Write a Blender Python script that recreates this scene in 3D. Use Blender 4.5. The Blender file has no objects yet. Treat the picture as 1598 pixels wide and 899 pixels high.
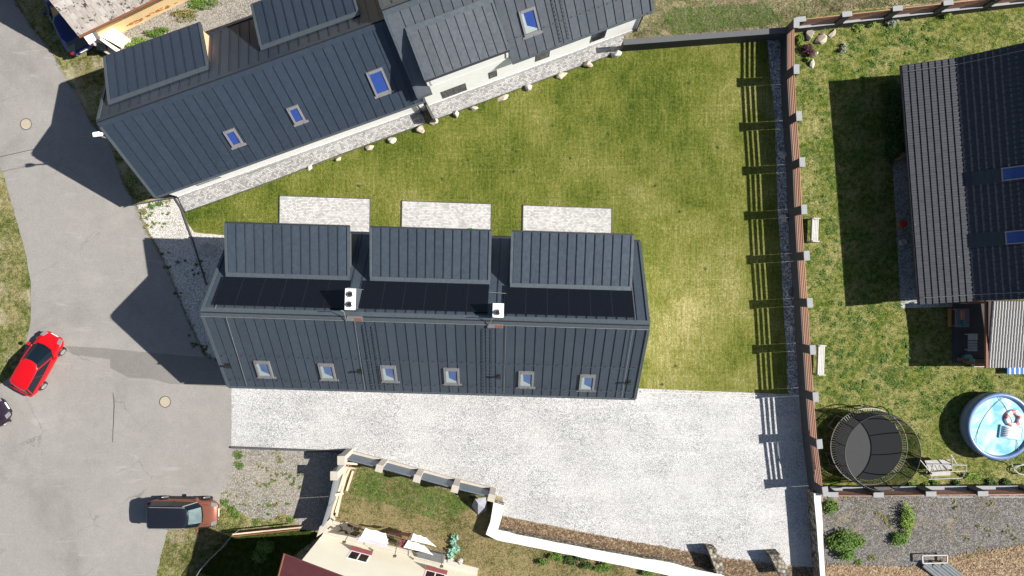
import bpy, bmesh, math, random
import numpy as np
from mathutils import Vector, Matrix, noise
from mathutils.geometry import tessellate_polygon
random.seed(7); RS = np.random.RandomState(7)
R = math.radians
sc = bpy.context.scene
col = sc.collection

# ------------------------------------------------------------------ camera, sky, sun, exposure
CAM_H, FPX, NX, NY = 45.0, 1080.0, 812.0, 450.0          # flying height, focal length and nadir in photo pixels (1598 x 899)
cam = bpy.data.cameras.new('camera'); camo = bpy.data.objects.new('camera', cam); col.objects.link(camo)
camo.location = (0, 0, CAM_H); camo.rotation_euler = (0, 0, 0)
cam.sensor_width = 36; cam.lens = 36 * FPX / 1598
cam.shift_x = (799 - NX) / 1598; cam.shift_y = (NY - 449.5) / 1598
cam.clip_start = 1; cam.clip_end = 1500
sc.camera = camo
SUN_EL, SUN_AZ = R(38.5), R(3.3)                          # sun a little north of east
world = bpy.data.worlds.new('World'); sc.world = world; world.use_nodes = True
wn = world.node_tree
sky = wn.nodes.new('ShaderNodeTexSky'); sky.sky_type = 'NISHITA'; sky.sun_disc = False
sky.sun_elevation = SUN_EL; sky.sun_rotation = R(90) - SUN_AZ
wn.links.new(sky.outputs[0], wn.nodes['Background'].inputs[0]); wn.nodes['Background'].inputs[1].default_value = 0.05
sl = bpy.data.lights.new('sun', 'SUN'); sl.energy = 5.0; sl.angle = R(0.5); sl.color = (1, 0.95, 0.87)
so = bpy.data.objects.new('sun', sl); col.objects.link(so); so.location = (60, 3, 60)
sd = Vector((math.cos(SUN_EL) * math.cos(SUN_AZ), math.cos(SUN_EL) * math.sin(SUN_AZ), math.sin(SUN_EL)))
so.rotation_euler = sd.to_track_quat('Z', 'Y').to_euler()
sc.view_settings.view_transform = 'Standard'; sc.view_settings.look = 'None'; sc.view_settings.gamma = 1
sc.view_settings.exposure = 1.0
sc.render.resolution_x = 1024; sc.render.resolution_y = 576

# ------------------------------------------------------------------ helpers
WORLD = {}
I4 = Matrix.Identity(4)
def P(x, y, z=0.0):
    k = (CAM_H - z) / FPX
    return Vector(((x - NX) * k, (NY - y) * k, z))
def tag(o, label=None, cat=None, group=None, kind=None):
    for k, v in (('label', label), ('category', cat), ('group', group), ('kind', kind)):
        if v: o[k] = v
    return o
def link(o, parent, Mw):
    col.objects.link(o)
    if parent is not None:
        o.parent = parent; o.matrix_basis = WORLD[parent.name].inverted() @ Mw
    else: o.matrix_basis = Mw
    WORLD[o.name] = Mw.copy()
    return o
def empty(name, loc, rot=0.0, label=None, cat=None, group=None):
    o = bpy.data.objects.new(name, None); o.empty_display_size = .3
    link(o, None, Matrix.Translation(Vector(loc)) @ Matrix.Rotation(rot, 4, 'Z'))
    return tag(o, label, cat, group)
def place(name, mesh, parent, Mw):
    return link(bpy.data.objects.new(name, mesh), parent, Mw)

class MB:
    def __init__(s): s.v = []; s.f = []; s.m = []
    def add(s, vs, fs, mi=0):
        b = len(s.v); s.v += [tuple(v) for v in vs]; s.f += [tuple(b + i for i in f) for f in fs]; s.m += [mi] * len(fs); return s
    def hexa(s, b, t, mi=0):
        return s.add(list(b) + list(t), [(3, 2, 1, 0), (4, 5, 6, 7), (0, 1, 5, 4), (1, 2, 6, 5), (2, 3, 7, 6), (3, 0, 4, 7)], mi)
    def box(s, x0, x1, y0, y1, z0, z1, mi=0):
        return s.hexa([(x0, y0, z0), (x1, y0, z0), (x1, y1, z0), (x0, y1, z0)], [(x0, y0, z1), (x1, y0, z1), (x1, y1, z1), (x0, y1, z1)], mi)
    def obox(s, c, ax, ay, az, mi=0):           # centre, half vectors
        c, ax, ay, az = Vector(c), Vector(ax), Vector(ay), Vector(az)
        return s.hexa([c - ax - ay - az, c + ax - ay - az, c + ax + ay - az, c - ax + ay - az],
                      [c - ax - ay + az, c + ax - ay + az, c + ax + ay + az, c - ax + ay + az], mi)
    def bar(s, a, b, w, h, mi=0):               # bar from a to b, horizontal width w, other thickness h
        a, b = Vector(a), Vector(b); d = (b - a)
        side = Vector((-d.y, d.x, 0))
        side = side.normalized() if side.length > 1e-5 else Vector((1, 0, 0))
        up = d.normalized().cross(side)
        return s.obox((a + b) / 2, d / 2, side * w / 2, up * -h / 2 if up.z < 0 else up * h / 2, mi) if True else s
    def prism(s, pts, z0, z1, mi=0):
        n = len(pts); vs = [(p[0], p[1], z0) for p in pts] + [(p[0], p[1], z1) for p in pts]
        ar = sum(pts[i][0] * pts[(i + 1) % n][1] - pts[(i + 1) % n][0] * pts[i][1] for i in range(n))
        tr = tessellate_polygon([[Vector((p[0], p[1], 0)) for p in pts]])
        fs = []
        for t in tr:
            a, b, c = t
            cr = (pts[b][0] - pts[a][0]) * (pts[c][1] - pts[a][1]) - (pts[b][1] - pts[a][1]) * (pts[c][0] - pts[a][0])
            if cr < 0: a, c = c, a
            fs += [(n + a, n + b, n + c), (c, b, a)]
        for i in range(n):
            j = (i + 1) % n
            fs.append((i, j, n + j, n + i) if ar > 0 else (j, i, n + i, n + j))
        return s.add(vs, fs, mi)
    def slab(s, quad, th, mi=0):                # quad counter-clockwise from above, thickened down its normal
        q = [Vector(p) for p in quad]; n = (q[1] - q[0]).cross(q[3] - q[0]).normalized()
        if n.z < 0: q.reverse(); n = (q[1] - q[0]).cross(q[3] - q[0]).normalized()
        return s.hexa([p - n * th for p in q], q, mi)
    def cyl(s, a, b, r0, r1=None, n=10, caps=True, mi=0):
        a, b = Vector(a), Vector(b); r1 = r0 if r1 is None else r1
        d = (b - a).normalized(); x = d.orthogonal().normalized(); y = d.cross(x)
        vs = []
        for (c, r) in ((a, r0), (b, r1)):
            for i in range(n):
                t = 2 * math.pi * i / n; vs.append(c + x * r * math.cos(t) + y * r * math.sin(t))
        fs = [(i, (i + 1) % n, n + (i + 1) % n, n + i) for i in range(n)]
        if caps: fs += [tuple(reversed(range(n))), tuple(range(n, 2 * n))]
        return s.add(vs, fs, mi)
    def tube(s, pts, r, n=6, mi=0, closed=False):
        pts = [Vector(p) for p in pts]
        k = len(pts)
        for i in range(k if closed else k - 1):
            s.cyl(pts[i], pts[(i + 1) % k], r, r, n, True, mi)
        return s
    def torus(s, c, Rr, r, n=40, m=8, mi=0):
        c = Vector(c); vs = []; fs = []
        for i in range(n):
            a = 2 * math.pi * i / n
            for j in range(m):
                b = 2 * math.pi * j / m
                vs.append(c + Vector(((Rr + r * math.cos(b)) * math.cos(a), (Rr + r * math.cos(b)) * math.sin(a), r * math.sin(b))))
        for i in range(n):
            for j in range(m):
                fs.append((i * m + j, ((i + 1) % n) * m + j, ((i + 1) % n) * m + (j + 1) % m, i * m + (j + 1) % m))
        return s.add(vs, fs, mi)
    def mesh(s, name, mats, smooth=False):
        me = bpy.data.meshes.new(name); me.from_pydata(s.v, [], s.f)
        for m in (mats if isinstance(mats, (list, tuple)) else [mats]): me.materials.append(m)
        me.polygons.foreach_set('material_index', s.m)
        if smooth: me.polygons.foreach_set('use_smooth', [True] * len(s.f))
        me.update(); return me
    def build(s, name, mats, parent=None, F=I4, smooth=False, bevel=0, sub=0):
        if parent is None and F == I4:
            a = np.array(s.v); c = Vector(((a[:, 0].min() + a[:, 0].max()) / 2, (a[:, 1].min() + a[:, 1].max()) / 2, a[:, 2].min()))
            s.v = [tuple(Vector(v) - c) for v in s.v]; F = Matrix.Translation(c)
        o = place(name, s.mesh(name, mats, smooth), parent, F)
        if bevel:
            m = o.modifiers.new('bevel', 'BEVEL'); m.width = bevel; m.segments = 2; m.limit_method = 'ANGLE'
        if sub:
            m = o.modifiers.new('sub', 'SUBSURF'); m.levels = sub; m.render_levels = sub
        return o

# ------------------------------------------------------------------ materials
class NT:
    def __init__(s, name, rough=.8, metal=0, spec=None):
        s.mat = bpy.data.materials.new(name); s.mat.use_nodes = True; s.t = s.mat.node_tree
        s.b = s.t.nodes['Principled BSDF']; s.b.inputs['Roughness'].default_value = rough; s.b.inputs['Metallic'].default_value = metal
        if spec is not None: s.b.inputs['Specular IOR Level'].default_value = spec
        g = s.t.nodes.new('ShaderNodeNewGeometry'); s.pos = g.outputs['Position']
    def n(s, ty, **kw):
        nd = s.t.nodes.new(ty)
        for k, v in kw.items():
            if k.startswith('_'): setattr(nd, k[1:], v)
            else:
                key = k.replace('__', ' ')
                i = nd.inputs[int(key[1:])] if key[0] == 'i' and key[1:].isdigit() else nd.inputs[key]
                if isinstance(v, bpy.types.NodeSocket): s.t.links.new(v, i)
                else: i.default_value = v
        return nd
    def scale(s, vec, sx, sy, sz=1, rot=0):
        m = s.n('ShaderNodeMapping', Vector=vec); m.inputs['Scale'].default_value = (sx, sy, sz); m.inputs['Rotation'].default_value = (0, 0, rot); return m.outputs[0]
    def noise(s, sc_, detail=3, rough=.6, vec=None, dist=0):
        return s.n('ShaderNodeTexNoise', Vector=vec or s.pos, Scale=sc_, Detail=detail, Roughness=rough, Distortion=dist).outputs['Fac']
    def voro(s, sc_, feature='F1', out='Distance', vec=None, rnd=1):
        v = s.n('ShaderNodeTexVoronoi', _feature=feature, Vector=vec or s.pos, Scale=sc_, Randomness=rnd); return v.outputs[out]
    def ramp(s, fac, stops, interp='LINEAR'):
        r = s.n('ShaderNodeValToRGB', Fac=fac); cr = r.color_ramp; cr.interpolation = interp
        while len(cr.elements) < len(stops): cr.elements.new(.5)
        for e, (p, c) in zip(cr.elements, stops):
            e.position = p; e.color = (c[0], c[1], c[2], 1) if isinstance(c, (tuple, list)) else (c, c, c, 1)
        return r.outputs['Color']
    def mix(s, fac, a, b, mode='MIX'):
        m = s.n('ShaderNodeMix', _data_type='RGBA', _blend_type=mode)
        for i, v in ((0, fac), (6, a), (7, b)):
            if isinstance(v, bpy.types.NodeSocket): s.t.links.new(v, m.inputs[i])
            elif i == 0: m.inputs[0].default_value = v
            else: m.inputs[i].default_value = (v[0], v[1], v[2], 1) if isinstance(v, (tuple, list)) else (v, v, v, 1)
        return m.outputs[2]
    def math(s, op, a, b=0.0):
        return s.n('ShaderNodeMath', _operation=op, i0=a, i1=b).outputs[0]
    def col(s, c): s.t.links.new(c, s.b.inputs['Base Color']); return s
    def bump(s, h, st=.5, d=.02):
        b = s.n('ShaderNodeBump', Height=h, Strength=st, Distance=d); s.t.links.new(b.outputs[0], s.b.inputs['Normal']); return s

def plain(name, c, rough=.6, metal=0, var=.12, scale=3, bumpd=0, spec=None, objvar=0):
    t = NT(name, rough, metal, spec)
    n = t.noise(scale, 4, .65)
    a = tuple(min(1, x * (1 + var)) for x in c); b = tuple(x * (1 - var) for x in c)
    o = t.ramp(n, [(.3, b), (.7, a)])
    if objvar:
        oi = t.n('ShaderNodeObjectInfo').outputs['Random']
        o = t.mix(1, o, t.ramp(oi, [(0, 1 - objvar), (1, 1.0)]), 'MULTIPLY')
    t.col(o)
    if bumpd: t.bump(t.noise(scale * 8, 4), .5, bumpd)
    return t.mat

def m_grass(name, dry=.5, green=(.075, .115, .012), lush=(.04, .085, .010), straw=(.27, .22, .085), plaid=False, clump=1.0, bare=None):
    t = NT(name, .95, spec=.1)
    big = t.noise(.28 * clump, 4, .6); mid = t.noise(1.5 * clump, 5, .65); fine = t.noise(13, 4, .75); vf = t.noise(34, 2, .7)
    c = t.mix(t.ramp(mid, [(.38, 0), (.62, 1)]), lush, green)
    s = t.math('ADD', t.math('MULTIPLY', big, .40), t.math('ADD', t.math('MULTIPLY', mid, .35), t.math('MULTIPLY', fine, .65)))
    if plaid:
        px_ = t.noise(1, 4, .6, t.scale(t.pos, 7, .35), .3); py_ = t.noise(1, 4, .6, t.scale(t.pos, .3, 9), .3)
        s = t.math('ADD', t.math('MULTIPLY', s, .72), t.math('ADD', t.math('MULTIPLY', px_, .22), t.math('MULTIPLY', py_, .13)))
        w = t.n('ShaderNodeSeparateXYZ', Vector=t.pos)
        s = t.math('ADD', s, t.math('MULTIPLY', t.ramp(t.math('ADD', t.math('MULTIPLY', w.outputs[0], .04), t.math('MULTIPLY', w.outputs[1], -.03)), [(.0, 0), (.75, 1)]), .05))
    m = t.ramp(s, [(.92 - .36 * dry, 0), (1.14 - .40 * dry, 1)])
    c = t.mix(m, c, straw)
    c = t.mix(t.ramp(vf, [(.36, .75), (.52, 0)]), c, tuple(x * .4 for x in lush))
    if bare:
        c = t.mix(t.ramp(t.noise(.6, 5, .7), [(.52, 0), (.66, .85)]), c, bare)
    t.col(c); t.bump(t.math('ADD', fine, vf), .9, .05)
    return t.mat

def m_gravel(name, stops, size=11, patch=None, patch_amt=.5, joints=None, bumpd=.03, dust=None, tracks=False):
    t = NT(name, .95, spec=.15)
    w = t.noise(3, 2); p = t.mix(.03, t.pos, w, 'ADD')
    cell = t.n('ShaderNodeTexVoronoi', Vector=p, Scale=size)
    bw = t.n('ShaderNodeSeparateColor', Color=cell.outputs['Color']).outputs[0]
    f = t.math('ADD', t.math('MULTIPLY', bw, .7), t.math('MULTIPLY', t.noise(size * 2.7, 3, .7), .4))
    c = t.ramp(f, stops)
    edge = t.ramp(cell.outputs['Distance'], [(.35, 1), (.75, joints or .35)])
    c = t.mix(1, c, edge, 'MULTIPLY')
    c = t.mix(1, c, t.ramp(t.noise(.35, 5, .6), [(.3, .86), (.7, 1.06)]), 'MULTIPLY')
    if patch:
        c = t.mix(t.ramp(t.noise(.55, 5, .7), [(.62 - .25 * patch_amt, 0), (.72 - .2 * patch_amt, 1)]), c, patch)
    if tracks:
        tr_ = t.noise(1, 3, .6, t.scale(t.pos, .10, 1.1, 1, .12), .6)
        c = t.mix(1, c, t.ramp(tr_, [(.40, 1.0), (.56, .88), (.66, 1.02)]), 'MULTIPLY')
        c = t.mix(t.ramp(t.noise(.9, 5, .75), [(.66, 0), (.78, .35)]), c, (.30, .285, .26))
    if dust: c = t.mix(t.ramp(t.noise(.2, 4, .7), [(.4, 0), (.75, .7)]), c, dust)
    t.col(c); t.bump(t.math('SUBTRACT', 1, cell.outputs['Distance']), .8, bumpd)
    return t.mat

def m_paver(name, lo, hi, bw=.2, bh=.1, rot=0.0, joint=.1, patchy=.4):
    t = NT(name, .85, spec=.2)
    v = t.n('ShaderNodeMapping', Vector=t.pos); v.inputs['Rotation'].default_value = (0, 0, rot)
    b = t.n('ShaderNodeTexBrick', Vector=v.outputs[0], Color1=(0, 0, 0, 1), Color2=(1, 1, 1, 1), Mortar=(.5, .5, .5, 1), Scale=1.0)
    b.inputs['Mortar Size'].default_value = .008; b.inputs['Brick Width'].default_value = bw; b.inputs['Row Height'].default_value = bh
    bv = t.n('ShaderNodeSeparateColor', Color=b.outputs['Color']).outputs[0]
    f = t.math('ADD', t.math('MULTIPLY', bv, .55), t.math('MULTIPLY', t.noise(7, 4, .7), patchy))
    c = t.ramp(f, [(.12, lo), (.75, hi)])
    c = t.mix(b.outputs['Fac'], c, (joint, joint, joint))
    c = t.mix(1, c, t.ramp(t.noise(.5, 4), [(.3, .88), (.7, 1.05)]), 'MULTIPLY')
    t.col(c); t.bump(t.math('SUBTRACT', 1, b.outputs['Fac']), .7, .012)
    return t.mat

def m_asphalt(name, base=.27, tint=(1.03, 1, .965)):
    t = NT(name, .9, spec=.2)
    f = t.noise(26, 4, .8); st = t.noise(.16, 6, .62, dist=.6); md = t.noise(1.3, 5, .7)
    c = t.ramp(f, [(.3, tuple(base * .72 * x for x in tint)), (.7, tuple(base * 1.22 * x for x in tint))])
    c = t.mix(1, c, t.ramp(st, [(.30, .76), (.46, .96), (.56, 1.0), (.72, 1.14)]), 'MULTIPLY')
    c = t.mix(1, c, t.ramp(md, [(.3, .93), (.7, 1.05)]), 'MULTIPLY')
    sc2 = t.noise(1, 4, .6, t.scale(t.pos, .35, 2.4, 1, .35), 1.5)                 # faint tyre scuffs
    c = t.mix(t.ramp(sc2, [(.62, 0), (.72, .35)]), c, (base * 1.4, base * 1.37, base * 1.3))
    crack = t.voro(.24, 'DISTANCE_TO_EDGE', vec=t.mix(.35, t.pos, t.noise(1.5, 4), 'ADD'))
    ck = t.math('MULTIPLY', t.ramp(crack, [(.0015, 1), (.005, 0)]), t.ramp(t.noise(.3, 3), [(.5, 0), (.6, .55)]))
    c = t.mix(ck, c, (.08, .078, .075))
    t.col(c); t.bump(f, .6, .01)
    return t.mat

def m_metal(name, c, rough=.42, var=.1):
    t = NT(name, rough, .25)
    st = t.noise(5, 4, .7); oi = t.n('ShaderNodeObjectInfo').outputs['Random']
    o = t.ramp(st, [(.3, tuple(x * (1 - var) for x in c)), (.7, tuple(x * (1 + var) for x in c))])
    o = t.mix(1, o, t.ramp(oi, [(0, .9), (1, 1.08)]), 'MULTIPLY')
    o = t.mix(t.ramp(t.noise(.7, 5, .7), [(.5, 0), (.75, .25)]), o, (c[0] * 1.5, c[1] * 1.45, c[2] * 1.35))
    t.col(o)
    r = t.ramp(st, [(.3, rough - .06), (.7, rough + .1)]); t.t.links.new(r, t.b.inputs['Roughness'])
    t.bump(t.noise(30, 2), .12, .004)
    return t.mat

def m_wood(name, c, rough=.7, stretch=(1, 14)):
    t = NT(name, rough); tc = t.n('ShaderNodeTexCoord').outputs['Object']
    g = t.noise(3, 5, .7, t.scale(tc, stretch[0], stretch[1], stretch[1]), .4)
    o = t.ramp(g, [(.25, tuple(x * .55 for x in c)), (.75, tuple(x * 1.35 for x in c))])
    oi = t.n('ShaderNodeObjectInfo').outputs['Random']
    o = t.mix(1, o, t.ramp(oi, [(0, .75), (1, 1.1)]), 'MULTIPLY')
    t.col(o); t.bump(g, .3, .006); return t.mat

def m_leaf(name, a, b, sc_=3, dead=None):
    t = NT(name, .75, spec=.25)
    c = t.ramp(t.math('ADD', t.math('MULTIPLY', t.noise(sc_, 3), .5), t.math('MULTIPLY', t.noise(25, 2), .5)), [(.35, a), (.65, b)])
    if dead: c = t.mix(t.ramp(t.noise(2.2, 3), [(.5, 0), (.68, 1)]), c, dead)
    t.col(c); t.b.inputs['Subsurface Weight'].default_value = .0
    return t.mat

MT = {}
MT['terrain'] = m_grass('rough_meadow', .94, green=(.12, .13, .03), lush=(.03, .05, .010), straw=(.42, .35, .22), clump=1.9, bare=(.38, .31, .22))
t = NT('mown_lawn', .95, spec=.1)
big_ = t.noise(.13, 3, .55); b2_ = t.noise(.6, 4, .6, dist=.5); f1_ = t.noise(5.5, 3, .75); f2_ = t.noise(15, 3, .8); st_ = t.noise(1, 3, .7, t.scale(t.pos, 8, .7), .5); sx_ = t.noise(1, 2, .6, t.scale(t.pos, .12, 5.5), .2)
w_ = t.n('ShaderNodeSeparateXYZ', Vector=t.pos)
pull = t.ramp(t.math('ADD', t.math('MULTIPLY', w_.outputs[0], .035), t.math('ADD', t.math('MULTIPLY', w_.outputs[1], -.045), .35)), [(0, 0), (.8, 1)])
sum_ = t.math('ADD', t.math('MULTIPLY', big_, .42), t.math('ADD', t.math('MULTIPLY', b2_, .25), t.math('ADD', t.math('MULTIPLY', f1_, .36), t.math('ADD', t.math('MULTIPLY', f2_, .36), t.math('ADD', t.math('MULTIPLY', st_, .26), t.math('MULTIPLY', pull, .05))))))
sum_ = t.math('ADD', sum_, t.math('MULTIPLY', t.ramp(sx_, [(.60, 0), (.66, 1)]), .03))
t.col(t.ramp(t.math('SUBTRACT', sum_, .35), [(.32, (.020, .042, .006)), (.41, (.064, .090, .012)), (.50, (.122, .136, .025)), (.59, (.195, .188, .060)), (.68, (.33, .295, .13)), (.80, (.47, .42, .26))])); t.bump(t.math('ADD', f1_, f2_), .9, .05); MT['lawn'] = t.mat
MT['garden'] = m_grass('garden_grass', .74, green=(.145, .172, .024), lush=(.040, .085, .008), straw=(.38, .33, .15), clump=2.2)
MT['verge'] = m_grass('verge_grass', .80, green=(.10, .13, .015), lush=(.05, .09, .012), straw=(.40, .33, .18), clump=2.2, bare=(.42, .36, .26))
MT['dryyard'] = m_grass('dry_yard_grass', .95, green=(.085, .105, .020), lush=(.05, .08, .014), straw=(.29, .225, .12), clump=2.0)
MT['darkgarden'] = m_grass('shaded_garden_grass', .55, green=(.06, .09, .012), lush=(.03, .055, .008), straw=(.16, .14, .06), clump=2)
t = NT('straw_litter', .95); oi_ = t.noise(7, 6, .95); t.col(t.ramp(oi_, [(.38, (.045, .028, .018)), (.46, (.17, .10, .055)), (.53, (.34, .24, .14)), (.62, (.60, .50, .35))])); MT['straw'] = t.mat
MT['asphalt'] = m_asphalt('asphalt', .235, (1.05, 1, .945)); MT['patch'] = m_asphalt('asphalt_patch', .17, (1.05, 1, .93))
MT['crack'] = plain('tar_seam', (.06, .058, .055), .8)
MT['court'] = m_gravel('courtyard_stone', [(.12, (.20, .20, .205)), (.36, (.42, .42, .425)), (.78, (.60, .60, .60))], 17.0, joints=.56, dust=(.50, .495, .485), tracks=True)
MT['whitegravel'] = m_gravel('white_gravel', [(.12, (.28, .265, .25)), (.36, (.46, .44, .41)), (.8, (.62, .595, .56))], 13, joints=.5, dust=(.50, .47, .43))
MT['plot'] = m_gravel('beige_gravel', [(.12, (.13, .12, .108)), (.5, (.26, .243, .218)), (.9, (.38, .36, .33))], 12, joints=.5, patch=(.13, .135, .05), patch_amt=.02, dust=(.31, .28, .245))
MT['lot'] = m_gravel('grey_gravel', [(.12, (.085, .078, .075)), (.5, (.150, .140, .135)), (.92, (.27, .255, .245))], 13, joints=.6, patch=(.25, .2, .14), patch_amt=.15)
MT['stripgravel'] = m_gravel('wall_gravel', [(.15, (.22, .22, .23)), (.5, (.42, .42, .43)), (.9, (.62, .62, .63))], 10, joints=.35)
MT['path'] = m_paver('path_paver', (.13, .13, .13), (.42, .415, .405), .15, .10, R(-20), .12, .6)
MT['terrace'] = m_paver('terrace_paver', (.26, .26, .265), (.53, .525, .515), .16, .10, R(1.7), .24, .6)
MT['edge'] = plain('edging_dark', (.06, .06, .062), .8); MT['edgelight'] = plain('edging_concrete', (.42, .41, .39), .85, scale=9, bumpd=.01)
MT['roofA'] = m_metal('sheet_metal_slate', (.050, .066, .088)); MT['roofB'] = m_metal('sheet_metal_blue', (.031, .044, .066)); MT['roofC'] = m_metal('sheet_metal_grey', (.088, .099, .116))
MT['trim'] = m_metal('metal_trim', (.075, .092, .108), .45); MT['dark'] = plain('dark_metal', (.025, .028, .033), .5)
MT['white'] = plain('white_render', (.90, .90, .885), .9, var=.04, scale=1.5, bumpd=.004); MT['plinth'] = m_gravel('plinth_mosaic', [(.1, .3), (.5, .62), (.9, .8)], 22, joints=.6, bumpd=.004)
MT['grey_wall'] = plain('grey_render', (.10, .105, .11), .85, scale=2)
MT['peach'] = plain('peach_board', (.62, .36, .20), .8, var=.08); MT['cream'] = plain('cream_render', (.90, .85, .71), .9, var=.03, scale=.8)
MT['ochre'] = plain('ochre_render', (.70, .52, .28), .9, var=.1, scale=1.2)
t = NT('solar_glass', .12, 0, .25)
tc_ = t.n('ShaderNodeTexCoord').outputs['Object']
bk = t.n('ShaderNodeTexBrick', Vector=tc_, Color1=(.004, .005, .008, 1), Color2=(.0055, .006, .010, 1), Mortar=(.006, .007, .010, 1), Scale=1.0); bk.offset = 0
bk.inputs['Mortar Size'].default_value = .006; bk.inputs['Brick Width'].default_value = .17; bk.inputs['Row Height'].default_value = .17
t.col(bk.outputs['Color']); MT['solar'] = t.mat
MT['black'] = plain('black_plastic', (.012, .012, .013), .45); MT['glass'] = plain('window_glass', (.06, .10, .22), .06, var=.2, scale=.8, spec=.8)
MT['blueglass'] = plain('roof_window_glass', (.022, .05, .21), .06, var=.1, spec=.8); MT['blind'] = plain('roof_window_blind', (.26, .32, .32), .5, var=.06)
MT['whiteglass'] = plain('reveal_white', (.8, .82, .82), .4); MT['darkglass'] = plain('dark_glass', (.008, .012, .016), .12, spec=.35)
MT['framegrey'] = plain('frame_aluminium', (.17, .167, .172), .5, .1, scale=6); MT['chim'] = plain('chimney_white', (.70, .70, .69), .8, var=.05)
MT['steel'] = plain('stainless', (.5, .5, .5), .3, .9); MT['wire'] = plain('lightning_wire', (.27, .27, .265), .4, .4)
MT['slat'] = m_wood('fence_slat', (.36, .18, .12)); MT['cap'] = plain('post_cap', (.25, .255, .265), .8, scale=8); MT['postdark'] = plain('block_anthracite', (.040, .040, .046), .85, scale=5, bumpd=.006)
MT['walltop'] = plain('wall_top_grey', (.075, .078, .083), .8, scale=6)
MT['stone'] = plain('limestone', (.42, .36, .29), .9, var=.35, scale=2.5, bumpd=.03, objvar=.2); MT['greystone'] = plain('grey_boulder', (.30, .29, .28), .9, var=.3, scale=4, bumpd=.03)
MT['whitestone'] = plain('white_boulder', (.52, .48, .43), .9, var=.25, scale=3, bumpd=.02)
MT['rubble'] = m_gravel('rubble_wall', [(.1, (.10, .09, .075)), (.5, (.24, .21, .17)), (.9, (.42, .38, .31))], 5, joints=.3, bumpd=.04)
MT['coping'] = plain('white_coping', (.60, .595, .58), .85, var=.12, scale=2.2, bumpd=.008); MT['beige'] = plain('concrete_beige', (.38, .35, .305), .9, var=.1, scale=6, bumpd=.006)
MT['bluepanel'] = m_metal('fence_panel_bluegrey', (.11, .145, .18), .5); MT['bluewall'] = plain('blue_grey_wall', (.14, .155, .17), .85)  # bluewall: even blue grey of the side fence panels and boards
MT['bark'] = m_gravel('bark_mulch', [(.1, (.08, .05, .035)), (.45, (.22, .145, .09)), (.85, (.46, .35, .24))], 17, joints=.35, bumpd=.05)
MT['brown'] = m_wood('timber_brown', (.20, .075, .035)); MT['plank'] = m_wood('pale_plank', (.58, .47, .35)); MT['redroof'] = m_metal('red_sheet_roof', (.105, .030, .033), .55)
MT['maroon'] = plain('maroon_paint', (.16, .04, .045), .6); MT['cloth_white'] = plain('sheet_white', (.82, .83, .86), .9, var=.05); MT['cloth_pink'] = plain('sheet_pink', (.72, .46, .66), .9)
MT['cloth_maroon'] = plain('towel_maroon', (.12, .03, .035), .95); MT['greennet'] = plain('green_netting', (.16, .34, .26), .7, var=.3, scale=6); MT['rubber'] = plain('tyre_rubber', (.015, .015, .016), .8)
MT['red'] = plain('car_red', (.46, .004, .008), .22, 0, var=.03, spec=.6); MT['copper'] = plain('car_copper', (.24, .09, .058), .3, .4, var=.04); MT['navy'] = plain('car_navy', (.012, .022, .10), .25, .2)
MT['blackpaint'] = plain('car_black', (.010, .012, .018), .15, 0, var=.05, spec=.6); MT['purpleblack'] = plain('car_aubergine', (.03, .02, .035), .2, .3); MT['alloy'] = plain('alloy', (.42, .42, .42), .35, .6)
MT['lampred'] = plain('tail_lamp', (.3, .01, .01), .2); MT['lampclear'] = plain('headlamp', (.16, .17, .18), .1); MT['plate'] = plain('number_plate', (.8, .8, .8), .5)
MT['windscreen'] = plain('windscreen', (.005, .010, .016), .06, var=.1, spec=.5); MT['screenlight'] = plain('windscreen_reflection', (.10, .14, .15), .12, var=.25, scale=2)
MT['teal'] = plain('teal_plastic', (.03, .22, .2), .5); MT['orange'] = plain('orange_wood', (.42, .17, .05), .7); MT['sky'] = plain('blue_fabric', (.02, .12, .42), .8)
MT['furn'] = plain('garden_furniture_white', (.40, .395, .38), .6, var=.1); MT['poolwall'] = plain('pool_liner_grey', (.22, .27, .36), .4); MT['poolring'] = plain('pool_ring_blue', (.10, .17, .33), .35)
t = NT('pool_water', .06); n_ = t.noise(1.1, 3, .5, dist=.8)
t.col(t.ramp(n_, [(.35, (.16, .40, .50)), (.5, (.34, .58, .64)), (.65, (.52, .68, .72))])); t.bump(t.noise(6, 2), .15, .02); MT['water'] = t.mat
MT['floatred'] = plain('float_coral', (.75, .16, .16), .4, var=.6, scale=5); MT['floatwhite'] = plain('float_white', (.8, .84, .88), .3); MT['rope'] = plain('cord_blue', (.03, .09, .16), .6)
MT['tmat'] = plain('trampoline_mat', (.028, .030, .034), .85, var=.05); MT['galv'] = plain('galvanised', (.33, .32, .29), .5, .3)
t = NT('net_mesh', .9); t.b.inputs['Base Color'].default_value = (.02, .022, .024, 1); t.b.inputs['Alpha'].default_value = .66; MT['net'] = t.mat
MT['leaf'] = m_leaf('leaf_green', (.045, .095, .014), (.12, .20, .035)); MT['leafbright'] = m_leaf('leaf_bright', (.09, .17, .02), (.19, .27, .05)); MT['leafdark'] = m_leaf('leaf_dark', (.03, .06, .014), (.055, .10, .02))
MT['leafpurple'] = m_leaf('leaf_purple', (.035, .012, .02), (.10, .04, .05)); MT['leafgrey'] = m_leaf('leaf_grey', (.16, .19, .15), (.30, .34, .27)); MT['leafdry'] = m_leaf('leaf_mixed', (.08, .11, .025), (.22, .20, .07), dead=(.34, .26, .12))
MT['stem'] = plain('stem_bark', (.10, .07, .045), .9)
t = NT('old_tile', .9); tcx = t.noise(3, 4, .7); oi_ = t.n('ShaderNodeObjectInfo').outputs['Random']
c_ = t.ramp(t.math('ADD', t.math('MULTIPLY', oi_, .35), t.math('MULTIPLY', tcx, .65)), [(.25, (.24, .21, .19)), (.6, (.35, .32, .295)), (.9, (.44, .42, .40))])
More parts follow.
